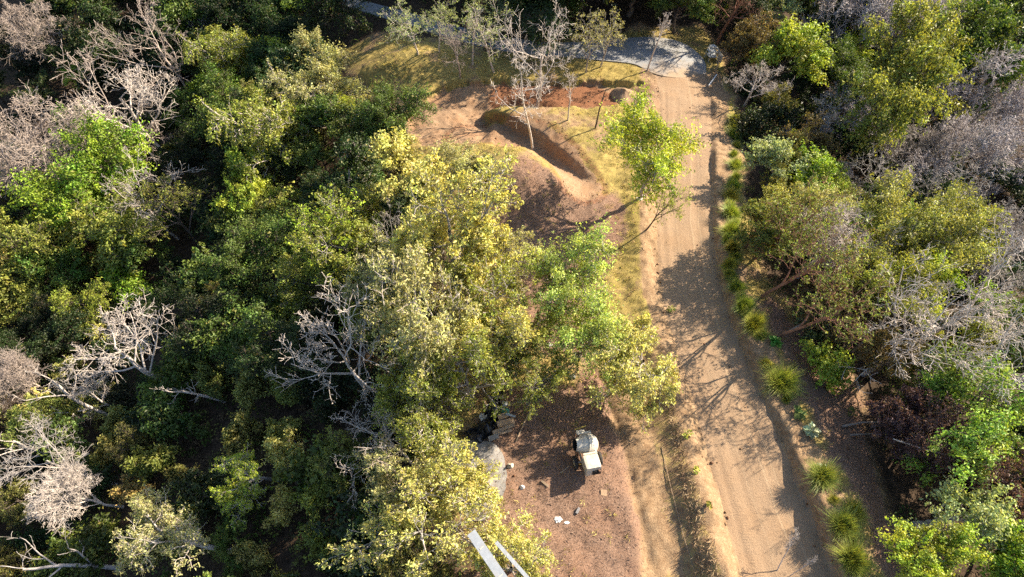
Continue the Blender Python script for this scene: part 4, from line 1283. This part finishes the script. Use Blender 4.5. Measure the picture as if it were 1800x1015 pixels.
F += [(b0 + i, b0 + (i + 1) % nP, (i + 1) % nP, i) for i in range(nP)]
tag(MB().raw(V2, F).build('concrete_patch', M_CEM), 'rough grey patch of old concrete beside the yard', kind='structure')

# black plastic sheet thrown over the heap
A = smooth_line([(880, 672), (878, 700), (872, 728), (862, 750), (845, 765), (828, 772)], 5)
V = []; F = []; K = 9
for i, (a, b_) in enumerate(A):
    for j in range(K):
        t = j / (K - 1) - 0.5
        wd = 16 + 20 * (i / len(A)) ** 1.5
        q = pick(a + t * wd * 1.0 - 4, b_ + t * wd * 0.55)
        zz_ = 0.12 + 0.5 * math.exp(-(t * 3.2) ** 2) * (0.6 + 0.4 * math.sin(i * 0.9)) + 0.09 * math.sin(j * 2.3 + i * 0.7) + RNG.uniform(-0.04, 0.04)
        V.append((q[0] + RNG.uniform(-0.05, 0.05), q[1] + RNG.uniform(-0.05, 0.05), q[2] + max(0.03, zz_)))
for i in range(len(A) - 1):
    for j in range(K - 1):
        F.append((i * K + j, i * K + j + 1, (i + 1) * K + j + 1, (i + 1) * K + j))
tp = MB().raw(V, F).build('plastic_sheet', M_BLACK, None, False)
md = tp.modifiers.new('thick', 'SOLIDIFY'); md.thickness = 0.012
tag(tp, 'crumpled black plastic sheet trailing from under the olive tree', 'plastic sheet')


def plank(p0, p1, w, th, mat, name, label, cat, up=0.05, group=None):
    a = pick(*p0); b_ = pick(*p1)
    a[2] += up; b_[2] += up
    d = Vector(b_) - Vector(a)
    o = bpy.data.objects.new('x', None); bpy.data.objects.remove(o)
    ob = MB().box((0, 0, 0), (d.length, w, th), None, min(th, w) * 0.12).build(name, mat)
    ob.location = (Vector(a) + Vector(b_)) / 2
    x = d.normalized(); y = Vector((0, 0, 1)).cross(x).normalized(); z = x.cross(y)
    ob.rotation_euler = Matrix((x, y, z)).transposed().to_euler()
    return tag(ob, label, cat, group)


plank((866, 762), (905, 749), 0.16, 0.05, M_WOOD, 'timber_plank', 'pale weathered plank lying highest on the timber stack by the plastic sheet', 'plank', 0.24)
plank((868, 766), (900, 757), 0.14, 0.05, M_WOOD, 'timber_plank', 'weathered plank beside the pale one, nearest the open yard', 'plank', 0.12)
plank((874, 748), (904, 741), 0.34, 0.04, M_PLY, 'plywood_sheet', 'brown plywood board on the timber stack by the plastic sheet', 'board', 0.16)
plank((876, 737), (893, 729), 0.30, 0.03, M_PLY, 'plywood_sheet', 'small brown board at the back of the timber stack', 'board', 0.2)
plank((889, 730), (906, 735), 0.10, 0.06, M_STEEL, 'metal_channel', 'short grey metal channel crossing the back of the timber stack', 'metal channel', 0.3)
plank((859, 773), (876, 767), 0.26, 0.12, M_CEM, 'concrete_block', 'pale block on the ground at the end of the plastic sheet', 'block', 0.08)
plank((907, 777), (929, 727), 0.06, 0.05, M_WOOD, 'wooden_pole', 'thin wooden pole lying on the yard right of the timber stack', 'pole', 0.04)
plank((952, 846), (964, 856), 0.10, 0.07, M_WOOD, 'timber_offcut', 'short timber offcut lying in the shade on the yard', 'offcut', 0.05)
plank((1056, 866), (1067, 867), 0.27, 0.03, M_PLY, 'plywood_square', 'small square of plywood on the brown yard right of the mixer', 'board', 0.03)
plank((1013, 903), (1018, 893), 0.12, 0.10, M_STONE, 'grey_brick', 'grey brick alone in the sunlit part of the yard', 'brick', 0.05)
plank((985, 832), (1000, 820), 0.05, 0.04, M_WOOD, 'stick', 'short pale stick in the shade left of the mixer', 'stick', 0.03)


def rag(px, py, r, mat, name, label, cat, seed, hgt=0.14):
    rg = np.random.default_rng(seed)
    q = pick(px, py); s_ = r * (np.dot(q - CAMP, FWD)) / F_PX
    n_ = 12; V = []; F = []
    for i in range(4):
        for j in range(n_):
            a = j * 6.283 / n_; rr__ = s_ * (0.05 + i / 3) * (1 + rg.normal(0, 0.18))
            x = q[0] + rr__ * math.cos(a); y = q[1] + rr__ * 0.8 * math.sin(a)
            V.append((x, y, gz(x, y) + 0.02 + hgt * (1 - i / 3) * rg.uniform(0.5, 1.2)))
    for i in range(3):
        for j in range(n_):
            F.append((i * n_ + j, i * n_ + (j + 1) % n_, (i + 1) * n_ + (j + 1) % n_, (i + 1) * n_ + j))
    F.append(tuple(range(n_))[::-1])
    return tag(MB().raw(V, F).build(name, mat), label, cat)


rag(897, 819, 6, M_WHITE, 'white_tub', 'small white tub at the edge of the concrete patch', 'tub', 1, 0.28)
rag(918, 857, 5, M_RAG, 'plastic_bag', 'crumpled white plastic bag in the shade below the small white tub', 'plastic bag', 2, 0.2)
rag(981, 914, 6, M_RAG, 'plastic_scrap', 'shredded white plastic scrap on the sunlit yard', 'plastic scrap', 3, 0.06)
rag(996, 919, 4, M_RAG, 'plastic_scrap', 'smaller white plastic scrap right of the shredded one', 'plastic scrap', 4, 0.05)
rag(966, 607, 6, M_RAG, 'white_sack', 'white sack half hidden under the light green tree', 'sack', 5, 0.3)
rag(1007, 663, 6, M_RAG, 'white_sack', 'white sack at the lower end of the light green trees', 'sack', 6, 0.3)
rag(888, 724, 9, M_GREEN, 'green_tub', 'green plastic tub behind the timber stack', 'tub', 7, 0.3)
rag(886, 711, 7, M_RAG, 'white_bag', 'pale bag above the green tub behind the timber stack', 'bag', 8, 0.3)
rag(852, 735, 10, M_RAG, 'torn_bag', 'torn white bag on the left of the black plastic sheet', 'bag', 9, 0.35)
rag(955, 985, 6, M_RAG, 'plastic_scrap', 'curled white plastic scrap near the bottom edge of the yard', 'plastic scrap', 10, 0.08)

# long beams propped across the yellow-green trees at the bottom
def beam(p0, h0, p1, h1, w, th, name, label):
    a = pick(*p0, h0); b_ = pick(*p1, h1)
    d = Vector(b_) - Vector(a)
    r = bpy.data.objects.new(name, None); COL.objects.link(r); r.location = (Vector(a) + Vector(b_)) / 2
    x = d.normalized(); y = Vector((0, 0, 1)).cross(x).normalized(); z = x.cross(y)
    r.rotation_euler = Matrix((x, y, z)).transposed().to_euler()
    MB().box((0, 0, 0), (d.length, w, 0.012)).build('web', M_STEEL, r)
    for sy in (-1, 1):
        MB().box((0, sy * (w / 2 - 0.006), -th / 2 - 0.008), (d.length, 0.012, th)).build('flange', M_STEEL, r)
    for t in (-0.3, 0.05, 0.38):
        MB().box((t * d.length, 0, 0.012), (0.05, w * 0.5, 0.008)).build('strap', M_WHITE, r)
    for t in (-0.42, 0.4):
        p_ = Vector(a) + d * (t + 0.5)
        po = MB().tube([(p_.x, p_.y, gz(p_.x, p_.y) - 0.2), (p_.x, p_.y, p_.z - 0.03)], 0.045).build('post', M_STEEL)
        po.parent = r; po.matrix_parent_inverse = (Matrix.Translation(r.location) @ r.rotation_euler.to_matrix().to_4x4()).inverted()
    return tag(r, label, 'beam')


beam((828, 936), 5.9, (925, 1078), 5.2, 0.34, 0.12, 'steel_beam', 'wide white steel channel propped over the yellow-green tree at the bottom edge')
beam((872, 953), 5.4, (975, 1070), 4.6, 0.14, 0.08, 'steel_rail', 'narrow white rail right of the wide steel channel at the bottom edge')

# white pipe along the berm
pp = [(1163, 786), (1170, 820), (1180, 862), (1190, 900), (1202, 945), (1214, 985), (1226, 1020)]
pts = []
for a, b_ in smooth_line(pp, 4):
    q = pick(a, b_); pts.append((q[0], q[1], q[2] + 0.035))
tag(MB().tube(pts, 0.014, 6).build('water_pipe', M_WOOD), 'thin pale pipe lying along the dry grass left of the berm', 'pipe')

# soil heap beside the junction
q = pick(1096, 170); V = []; F = []; n_ = 28; rg = np.random.default_rng(4)
for i in range(9):
    for j in range(n_):
        a = j * 6.283 / n_; t = i / 8; r_ = 1.15 * t * (1 + 0.12 * math.sin(3 * a + 1) + rg.normal(0, 0.03))
        x = q[0] + r_ * math.cos(a); y = q[1] + r_ * math.sin(a)
        V.append((x, y, max(gz(x, y) - 0.06 if i == 8 else -99, q[2] + 0.85 * (1 - t) ** 0.8 - 0.5 * t * 0 + (gz(x, y) - q[2]) * t - (0.06 if i == 8 else 0) + rg.normal(0, 0.02))))
for i in range(8):
    for j in range(n_):
        F.append((i * n_ + j, i * n_ + (j + 1) % n_, (i + 1) * n_ + (j + 1) % n_, (i + 1) * n_ + j))
tag(MB().raw(V, F).build('soil_heap', M_SOIL, None, True), 'rounded heap of grey-brown soil at the junction end of the grassy island', 'soil heap')

# things at the road corner
tr_ = empty('utility_frame', 1249, 106, 0.1)
tag(tr_, 'white steel frame cart with a mesh panel standing beside the road corner', 'frame cart')
for sx in (-0.42, 0.42): MB().tube([(sx, 0.45, 0), (sx, 0.45, 0.95)], 0.035).build('post', M_WHITE, tr_); MB().tube([(sx, -0.45, 0), (sx, -0.45, 0.95)], 0.035).build('post', M_WHITE, tr_)
for yy_ in (-0.45, 0.45): MB().tube([(-0.46, yy_, 0.97), (0.46, yy_, 0.97)], 0.045).build('top_rail', M_WHITE, tr_)
for sx in (-0.42, 0.42): MB().tube([(sx, -0.4, 0.972), (sx, 0.4, 0.972)], 0.045).build('side_rail', M_WHITE, tr_)
b = MB()
for k in range(7): b.tube([(-0.36 + k * 0.12, -0.42, 0.93), (-0.36 + k * 0.12, 0.42, 0.93)], 0.008, 4)
b.box((0, 0, 0.45), (0.74, 0.8, 0.03)).build('mesh_panel', M_STEEL, tr_)
MB().box((0.75, -0.1, 0.35), (0.06, 0.9, 0.7), None, 0.01).build('side_gate', M_WHITE, tr_)
for (a, b_, l_) in ((1250, 90, 'white concrete block farther of two beside the road corner'), (1250, 99, 'white concrete block between the other block and the frame cart')):
    e_ = empty('concrete_block', a, b_, 0.5); e_2 = e_
    MB().box((0, 0, 0.22), (0.7, 0.5, 0.44), None, 0.03).build('body', M_RAG, e_)
    MB().box((0, 0, 0.46), (0.76, 0.56, 0.05), None, 0.01).build('cap', M_RAG, e_)
    tag(e_, l_, 'block')
plank((1244, 155), (1258, 136), 0.09, 0.09, M_RAG, 'white_post', 'white post lying on the bank below the frame cart', 'post', 0.3)
q = pick(1257, 128)
e_ = empty('marker_post', 1257, 128); MB().tube([(0, 0, -0.2), (0.04, 0.02, 1.5)], 0.05).build('shaft', M_WOOD, e_); MB().tube([(0.04, 0.02, 1.5), (0.042, 0.02, 1.62)], 0.06).build('cap', M_WHITE, e_)
tag(e_, 'weathered marker post standing below the frame cart', 'post')


def boulder(px, py, r, label, seed, up=0.0):
    rg = np.random.default_rng(seed)
    q = pick(px, py, up); bm_ = bmesh.new()
    bmesh.ops.create_icosphere(bm_, subdivisions=3, radius=1.0)
    off = rg.uniform(0, 50, 2)
    for v in bm_.verts:
        c_ = np.array(v.co); k_2 = 1 + 0.35 * float(fbm(np.array([c_[0] * 1.3 + off[0]]), np.array([c_[1] * 1.3 + c_[2] + off[1]]), 3, 3)[0])
        v.co = Vector((c_[0] * r * 1.2 * k_2, c_[1] * r * k_2, c_[2] * r * 0.75 * k_2))
    me = bpy.data.meshes.new('boulder'); bm_.to_mesh(me); bm_.free(); me.materials.append(M_STONE)
    me.polygons.foreach_set('use_smooth', np.ones(len(me.polygons), bool))
    o = link('boulder', me, None, (q[0], q[1], gz(q[0], q[1]) + r * 0.3))
    return tag(o, label, 'boulder')


boulder(35, 408, 0.4, 'pale grey boulder in the dark hollow at the left edge', 2)

# ------------------------------------------------------------------ roadside grass tussocks
def blades(rng, n_, rad, L, lift, w=0.022, seg=3):
    a = rng.random(n_) * 6.283; r0 = rad * 0.35 * np.sqrt(rng.random(n_))
    base = np.stack([r0 * np.cos(a), r0 * np.sin(a), np.zeros(n_)], 1)
    out_ = np.stack([np.cos(a + rng.normal(0, 0.5, n_)), np.sin(a + rng.normal(0, 0.5, n_)), np.zeros(n_)], 1)
    el = rng.uniform(0.3, 1.0, n_) * lift; ln = L * rng.uniform(0.6, 1.15, n_)
    side = np.cross(out_, [0, 0, 1.0])
    rows = []
    for k in range(seg + 1):
        t = k / seg
        p = base + out_ * (ln * np.cos(el) * t * (0.8 + 0.2 * t))[:, None]
        p[:, 2] = ln * (np.sin(el) * t * 1.25 - 0.62 * np.cos(el * 0.6) * t * t * 0.75)
        p[:, 2] = np.maximum(p[:, 2], 0.01)
        ww = w * (1 - t * 0.9)
        rows.append((p - side * ww, p + side * ww))
    V = np.stack([r for pr in rows for r in pr], 1).reshape(-1, 3)
    m_ = 2 * (seg + 1); i = np.arange(n_)[:, None] * m_
    F = np.concatenate([np.concatenate([i + 2 * k, i + 2 * k + 1, i + 2 * k + 3, i + 2 * k + 2], 1) for k in range(seg)])
    return V, F, m_


TUS = []
for sd in (1, 2, 3):
    rng_ = np.random.default_rng(100 + sd)
    V, F, m_ = blades(rng_, 1400, 1.1, 1.05, 1.5, 0.0105, 4)
    lv = np.repeat(rng_.random(1400), m_); lh = np.repeat(rng_.random(1400), m_)
    V2_, F2_, m2 = blades(rng_, 160, 0.9, 1.0, 0.7, 0.008)
    TUS.append((mesh_np('tussock_blades', V, F, M_LEAF, False, {'lv': lv, 'lh': lh}),
                mesh_np('tussock_thatch', V2_, F2_, M_LEAF, False, {'lv': np.repeat(rng_.random(160), m2), 'lh': np.full(160 * m2, 0.5)})))
GT = [(1292, 212, 14, 'topmost grass tussock on the right bank of the road'), (1291, 238, 14, 'grass tussock second from the top of the right road bank'),
      (1293, 290, 15, 'round grass tussock alone below the top pair on the road bank'), (1286, 345, 17, 'grass tussock at the head of the long bright grass row'),
      (1287, 375, 19, 'bright grass tussock next below the head of the long grass row'), (1285, 405, 19, 'bright grass tussock in the middle of the long grass row'),
      (1288, 435, 16, 'grass tussock in the lower part of the long grass row'), (1284, 465, 15, 'dark grass tussock at the foot of the long grass row'),
      (1296, 505, 16, 'grass tussock starting the lower row where the road bends'), (1308, 538, 20, 'grass tussock in the middle of the lower row where the road bends'),
      (1326, 570, 22, 'bushy grass tussock ending the lower row where the road bends'), (1374, 672, 31, 'large round grass tussock standing alone on the right bank'),
      (1448, 838, 28, 'large round grass tussock with white flowers at its left'), (1482, 925, 29, 'upper tussock of the pair near the bottom right road edge'),
      (1502, 900, 22, 'smaller tussock behind the pair near the bottom right road edge'), (1500, 985, 31, 'lowest grass tussock at the bottom edge right of the road')]
for (a, b_) in [(1288, 225), (1296, 255), (1290, 270), (1294, 310), (1290, 328), (1282, 360), (1294, 392), (1280, 420), (1294, 450), (1284, 482), (1290, 492), (1304, 520), (1314, 552), (1338, 588), (1350, 640), (1385, 700), (1468, 880), (1500, 950), (1510, 1005)]:
    GT.append((a, b_, RNG.uniform(8, 15), 'small ragged tuft filling the strip between the larger roadside tussocks'))
for i, (a, b_, r_, lab) in enumerate(GT):
    q = pick(a, b_, 0.2); q[2] = gz(q[0], q[1])
    s_ = r_ * float(np.dot(q - CAMP, FWD)) / F_PX / 0.85
    e_ = bpy.data.objects.new('grass_tussock', None); COL.objects.link(e_); e_.location = (q[0], q[1], q[2] - 0.03); e_.scale = (s_, s_, s_); e_.rotation_euler = (0, 0, i * 1.7)
    v = RNG.uniform(0.85, 1.15)
    link('blades', TUS[i % 3][0], e_, color=(0.30 * v * RNG.uniform(0.85, 1.15), 0.34 * v, 0.065))
    link('thatch', TUS[i % 3][1], e_, color=(0.36, 0.28, 0.12))
    an = RNG.uniform(-0.2, 0.2); e_.scale = (s_ * (1 + an), s_ * (1 - an), s_ * RNG.uniform(0.8, 1.15))
    tag(e_, lab, 'grass', 'grass tussocks along the right road bank' if i < 16 else 'small tufts in the roadside grass strip')

# weeds on the bank: few big pale leaves
def weed(px, py, r, col, label, seed, n_=26, size=0.3):
    rg = np.random.default_rng(seed)
    q = pick(px, py); s_ = r * float(np.dot(q - CAMP, FWD)) / F_PX
    d = unit(rg.normal(0, 1, (n_, 3)) * np.array([1, 1, 0.3]) + np.array([0, 0, 0.35]))
    C = d * (s_ * rg.uniform(0.3, 1, n_))[:, None]; C[:, 2] = np.abs(C[:, 2]) + 0.12
    Nn = unit(np.array([0, 0, 1.0]) + rnd_dir(rg, n_) * 0.4)
    e_ = bpy.data.objects.new('weed', None); COL.objects.link(e_); e_.location = q
    link('leaves', leaf_mesh('weed_leaves', rg, C, Nn, d, size, 0.7), e_, color=col)
    P, R = grow(rg, np.zeros((6, 3)), d[:6] + np.array([0, 0, 0.5]), np.full(6, s_ * 0.8), np.full(6, 0.012), 4, 0.1, 0, 0.5)
    V, F = tubes(P, R, 4)
    link('stems', mesh_np('weed_stems', V, F, M_BARK), e_, color=(0.2, 0.2, 0.08))
    tag(e_, label, 'weed')


weed(1424, 760, 13, (0.42, 0.50, 0.30), 'pale big-leaved weed on the earth bank between the two large lone tussocks', 1)
weed(1404, 728, 12, (0.16, 0.24, 0.05), 'green weed on the bank just below the large lone tussock', 2)
weed(1440, 822, 9, (0.55, 0.62, 0.45), 'white-flowering weed on the left of a large tussock', 3, 20, 0.2)
weed(1362, 603, 11, (0.10, 0.24, 0.03), 'green weed at the top of the earth bank by the fallen pole', 4)
weed(1208, 765, 9, (0.40, 0.42, 0.07), 'yellow-green weed on the sunlit berm left of the road', 5, 24, 0.16)
weed(1222, 828, 7, (0.40, 0.42, 0.07), 'small weed halfway along the sunlit berm left of the road', 6, 18, 0.15)
weed(1247, 888, 7, (0.42, 0.42, 0.07), 'small weed on the lower sunlit berm left of the road', 7, 18, 0.15)
weed(1178, 545, 9, (0.3, 0.32, 0.06), 'weed at the left edge of the dirt road beside the yellow-green tree', 8, 20, 0.16)
# palm-like clump
e_ = bpy.data.objects.new('palm_clump', None); COL.objects.link(e_); q = pick(1432, 582); e_.location = q
rg = np.random.default_rng(9)
for k in range(9):
    a = k * 0.7 + rg.normal(0, 0.15); L_ = rg.uniform(1.1, 1.6)
    t = np.linspace(0, 1, 8); el = rg.uniform(0.5, 1.1)
    P = np.stack([np.cos(a) * L_ * t * np.cos(el * (1 - 0.6 * t)), np.sin(a) * L_ * t * np.cos(el * (1 - 0.6 * t)), 0.1 + L_ * (np.sin(el) * t - 0.6 * t * t)], 1)
    n_ = 26; ti = np.linspace(0.2, 1, n_ // 2).repeat(2); C = np.stack([np.interp(ti, t, P[:, c_]) for c_ in range(3)], 1)
    sd_v = np.tile([1, -1], n_ // 2)[:, None] * np.array([-np.sin(a), np.cos(a), 0])
    Td = unit(sd_v + np.array([np.cos(a), np.sin(a), -0.3]) * 0.7)
    link('frond', leaf_mesh('frond', rg, C + Td * 0.16, unit(np.array([0, 0, 1.0]) + rnd_dir(rg, n_) * 0.2), Td, 0.42, 0.14), e_, color=(0.30, 0.38, 0.16))
tag(e_, 'fern-like palm clump with shiny fronds under the dry brown-olive tree', 'palm')

# fallen poles and sticks on the right bank
def pole(pts_px, hs, r, label, name='fallen_pole', mat=None, col=(0.36, 0.3, 0.26), cat='pole'):
    pts = []
    for (a, b_), h in zip(pts_px, hs):
        q = pick(a, b_, h); pts.append(tuple(q))
    o = MB().tube(pts, list(np.linspace(r, r * 0.45, len(pts))), 7).build(name, M_BARK, None, True)
    o.color = (*col, 1)
    return tag(o, label, cat)


pole([(1368, 593), (1405, 572), (1450, 548)], [0.05, 0.9, 1.9], 0.06, 'fallen pole slanting up from the bank beside the fern-like palm')
pole([(1480, 750), (1515, 743), (1560, 742)], [0.1, 0.3, 0.6], 0.07, 'dark fallen pole pointing into the maroon shrubs')
pole([(1495, 765), (1540, 762)], [0.1, 0.3], 0.05, 'shorter dark pole below the one pointing at the maroon shrubs')
pole([(1497, 620), (1530, 590), (1560, 560)], [0.2, 1.2, 2.4], 0.07, 'pale leaning pole beside the sprawling white leafless tree')
pole([(1570, 772), (1620, 788), (1680, 805), (1742, 818)], [2.6, 3.4, 3.9, 4.1], 0.035, 'bleached fallen branch lying over the maroon shrubs', 'fallen_branch', col=WB, cat='branch')
pole([(1668, 800), (1700, 796), (1730, 800)], [3.7, 4.2, 4.5], 0.03, 'thin bleached twig forking from beside the fallen branch on the maroon shrubs', 'fallen_branch', col=WB, cat='branch')
# bare stalk at the roadside
for (a, b_, s_, az, lab) in ((1366, 1004, 0.40, 1.3, 'thin bare pale stalk rising at the bottom of the dirt road'), (1390, 1012, 0.26, 0.7, 'shorter bare pale stalk beside the thin one at the bottom of the road')):
    q = pick(a, b_)
    o = plant('slim_3', (q[0], q[1], q[2] - 0.03), s_, 0.4, OLIVE, WB, lab, 'sapling', None, 'bare_stalk', (0.75, az))
    o.scale = (s_ * 0.7, s_ * 0.7, s_)

# ------------------------------------------------------------------ what nobody could count: grass, litter, stones, undergrowth
def straw_material():
    m, nt, out = new_mat('straw')
    n = N(nt)
    c = n.attr('col', 'Color')
    p = n.bsdf(c, 0.8, 0.15)
    tr = n.node('ShaderNodeBsdfTranslucent'); n.link(c, tr.inputs['Color'])
    mx = n.node('ShaderNodeMixShader'); mx.inputs[0].default_value = 0.25
    n.link(p, mx.inputs[1]); n.link(tr.outputs[0], mx.inputs[2])
    nt.links.new(mx.outputs[0], out.inputs[0])
    return m


M_STRAW = straw_material()
srng = np.random.default_rng(321)


def scatter(n_, box, accept):
    x = srng.uniform(box[0], box[1], n_); y = srng.uniform(box[2], box[3], n_)
    k = srng.random(n_) < accept(x, y)
    return x[k], y[k]


def grid_val(arr, x, y):
    A = arr.reshape(len(ys), len(xs))
    i = np.clip(np.searchsorted(xs, x), 0, len(xs) - 1); j = np.clip(np.searchsorted(ys, y), 0, len(ys) - 1)
    return A[j, i]


def colmix(n_, pal):
    pal = np.array(pal); c = pal[srng.integers(0, len(pal), n_)] * srng.uniform(0.7, 1.25, (n_, 1))
    return np.concatenate([np.clip(c, 0, 1), np.ones((n_, 1))], 1)


# dry grass: tufts of leaning blades
tx, ty = scatter(26000, (-12, 16, -3, 46), lambda x, y: grid_val(m_grass, x, y) * (1 - np.maximum(grid_val(m_road, x, y), grid_val(m_track, x, y))) * (1 - 0.75 * grid_val(m_mulch, x, y)) * np.clip(0.5 + 1.6 * fbm(x * 0.7, y * 0.7, 91, 3), 0, 1) * (1 - grid_val(bside, x, y)))
per = 7
bx_ = tx.repeat(per) + srng.normal(0, 0.07, len(tx) * per); by_ = ty.repeat(per) + srng.normal(0, 0.07, len(tx) * per)
n_ = len(bx_)
a = srng.random(n_) * 6.283; h = srng.uniform(0.08, 0.26, n_); ln = srng.uniform(0.3, 1.1, n_) * h
B0 = np.stack([bx_, by_, height(bx_, by_) - 0.01], 1)
sd2 = np.stack([-np.sin(a), np.cos(a), np.zeros(n_)], 1) * 0.014
tipp = B0 + np.stack([np.cos(a) * ln, np.sin(a) * ln, h], 1)
V = np.stack([B0 - sd2, B0 + sd2, tipp], 1).reshape(-1, 3); F = np.arange(3 * n_).reshape(-1, 3)
pal = [(0.48, 0.39, 0.12), (0.56, 0.47, 0.18), (0.44, 0.36, 0.10), (0.34, 0.23, 0.12), (0.38, 0.33, 0.09)]
c_ = colmix(len(tx), pal).repeat(per, 0)
tag(link('dry_grass', mesh_np('dry_grass', V, F, M_STRAW, False, {'col': c_.repeat(3, 0)})), 'short dry yellow grass on the island, knoll and banks', 'grass', kind='stuff')

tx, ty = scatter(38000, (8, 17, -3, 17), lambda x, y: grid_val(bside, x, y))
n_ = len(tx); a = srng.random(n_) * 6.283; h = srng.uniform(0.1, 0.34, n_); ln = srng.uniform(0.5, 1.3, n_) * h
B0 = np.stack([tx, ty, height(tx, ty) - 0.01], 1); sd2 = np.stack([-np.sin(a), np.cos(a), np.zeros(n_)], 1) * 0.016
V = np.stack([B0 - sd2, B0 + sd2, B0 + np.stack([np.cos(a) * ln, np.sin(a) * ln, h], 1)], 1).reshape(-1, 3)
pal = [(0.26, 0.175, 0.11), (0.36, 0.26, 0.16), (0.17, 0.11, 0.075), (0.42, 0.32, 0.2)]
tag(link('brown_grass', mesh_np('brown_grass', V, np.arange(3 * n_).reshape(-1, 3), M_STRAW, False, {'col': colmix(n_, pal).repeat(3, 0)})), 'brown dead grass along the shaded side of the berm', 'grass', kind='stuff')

# litter of straw and dead leaves on the yard and the slope above it
tx, ty = scatter(110000, (-5, 19, -2, 32), lambda x, y: grid_val(m_mulch, x, y) * 0.9 + 0.12 * grid_val(m_grass, x, y))
n_ = len(tx); a = srng.random(n_) * 6.283; L_ = srng.uniform(0.04, 0.16, n_); w_ = srng.uniform(0.01, 0.03, n_)
Cc = np.stack([tx, ty, height(tx, ty) + srng.uniform(0.008, 0.045, n_)], 1)
dx = np.stack([np.cos(a), np.sin(a), srng.normal(-0.1, 0.35, n_)], 1) * (L_ / 2)[:, None]; dy = np.stack([-np.sin(a), np.cos(a), srng.normal(0, 0.4, n_)], 1) * (w_ / 2)[:, None]
V = np.stack([Cc - dx, Cc + dy, Cc + dx, Cc - dy], 1).reshape(-1, 3); i = np.arange(n_)[:, None] * 4
F = np.concatenate([i, i + 1, i + 2, i + 3], 1)
pal = [(0.27, 0.185, 0.14), (0.33, 0.235, 0.18), (0.17, 0.11, 0.08), (0.20, 0.13, 0.09), (0.34, 0.25, 0.195), (0.12, 0.08, 0.065)]
tag(link('dead_leaf_litter', mesh_np('dead_leaf_litter', V, F, M_STRAW, False, {'col': colmix(n_, pal).repeat(4, 0)})), 'reddish brown straw and dead leaves strewn over the yard', 'leaf litter', kind='stuff')

# clods and stones along the cut banks and track edges
bank = lambda x, y: np.clip(1.2 * grid_val(m_red, x, y) + 0.5 * np.exp(-((np.abs(road_uv(x, y)[0]) - road_uv(x, y)[1] - 0.1) / 0.25) ** 2) * (y < 38) + 0.10 * grid_val(m_track, x, y) + 0.02, 0, 1) * (1 - grid_val(m_forest, x, y))
tx, ty = scatter(9000, (-10, 17, -2, 42), bank)
n_ = len(tx)
ico = bmesh.new(); bmesh.ops.create_icosphere(ico, subdivisions=1, radius=1.0)
iv = np.array([v.co[:] for v in ico.verts]); ifc = np.array([[v.index for v in f.verts] for f in ico.faces]); ico.free()
sz_ = srng.uniform(0.02, 0.075, (n_, 1, 1)) * srng.uniform(0.6, 1.4, (n_, 1, 3))
V = (iv[None] * (1 + srng.normal(0, 0.18, (n_, len(iv), 1)))) * sz_ + np.stack([tx, ty, height(tx, ty)], 1)[:, None]
F = (ifc[None] + (np.arange(n_) * len(iv))[:, None, None]).reshape(-1, 3)
pal = [(0.30, 0.19, 0.11), (0.22, 0.11, 0.06), (0.34, 0.24, 0.15), (0.18, 0.10, 0.06)]
tag(link('soil_clods', mesh_np('soil_clods', V.reshape(-1, 3), F, M_STRAW, False, {'col': colmix(n_, pal).repeat(len(iv), 0)})), 'clods and stones along the cut banks and road edges', 'stones', kind='stuff')

# undergrowth on the floor of the wood
ux, uy = scatter(16000, (-46, 42, -5, 62), lambda x, y: grid_val(m_forest, x, y) * np.where(x > 8, 0.22, np.where(y < 13, 0.5, 0.25)) * (np.abs(road_uv(x, y)[0]) > road_uv(x, y)[1] + 2.2))
per = 34; n0 = len(ux)
rr2 = srng.uniform(0.25, 0.6, n0).repeat(per)
d = unit(srng.normal(0, 1, (n0 * per, 3)) + np.array([0, 0, 0.5]))
C = np.stack([ux, uy, height(ux, uy) + 0.25], 1).repeat(per, 0) + d * (rr2 * srng.uniform(0.5, 1, n0 * per))[:, None] * np.array([1.2, 1.2, 0.9])
V, F = leaves(srng, C, unit(d * 0.5 + np.array([0, 0, 0.6]) + rnd_dir(srng, len(C)) * 0.6), rnd_dir(srng, len(C)), 0.15, 0.5)
pal = [(0.06, 0.10, 0.02), (0.10, 0.16, 0.03), (0.18, 0.19, 0.05), (0.14, 0.10, 0.055), (0.07, 0.07, 0.03)]
c_ = colmix(n0, pal).repeat(per, 0) * np.concatenate([srng.uniform(0.7, 1.3, (len(C), 1)).repeat(3, 1), np.ones((len(C), 1))], 1)
tag(link('undergrowth', mesh_np('undergrowth', V, F, M_STRAW, False, {'col': c_.repeat(4, 0)})), 'leafy undergrowth covering the floor of the wood', 'undergrowth', kind='stuff')
print('things', len([o for o in bpy.data.objects if o.parent is None]), 'fill', len(fill), 'under', n0)
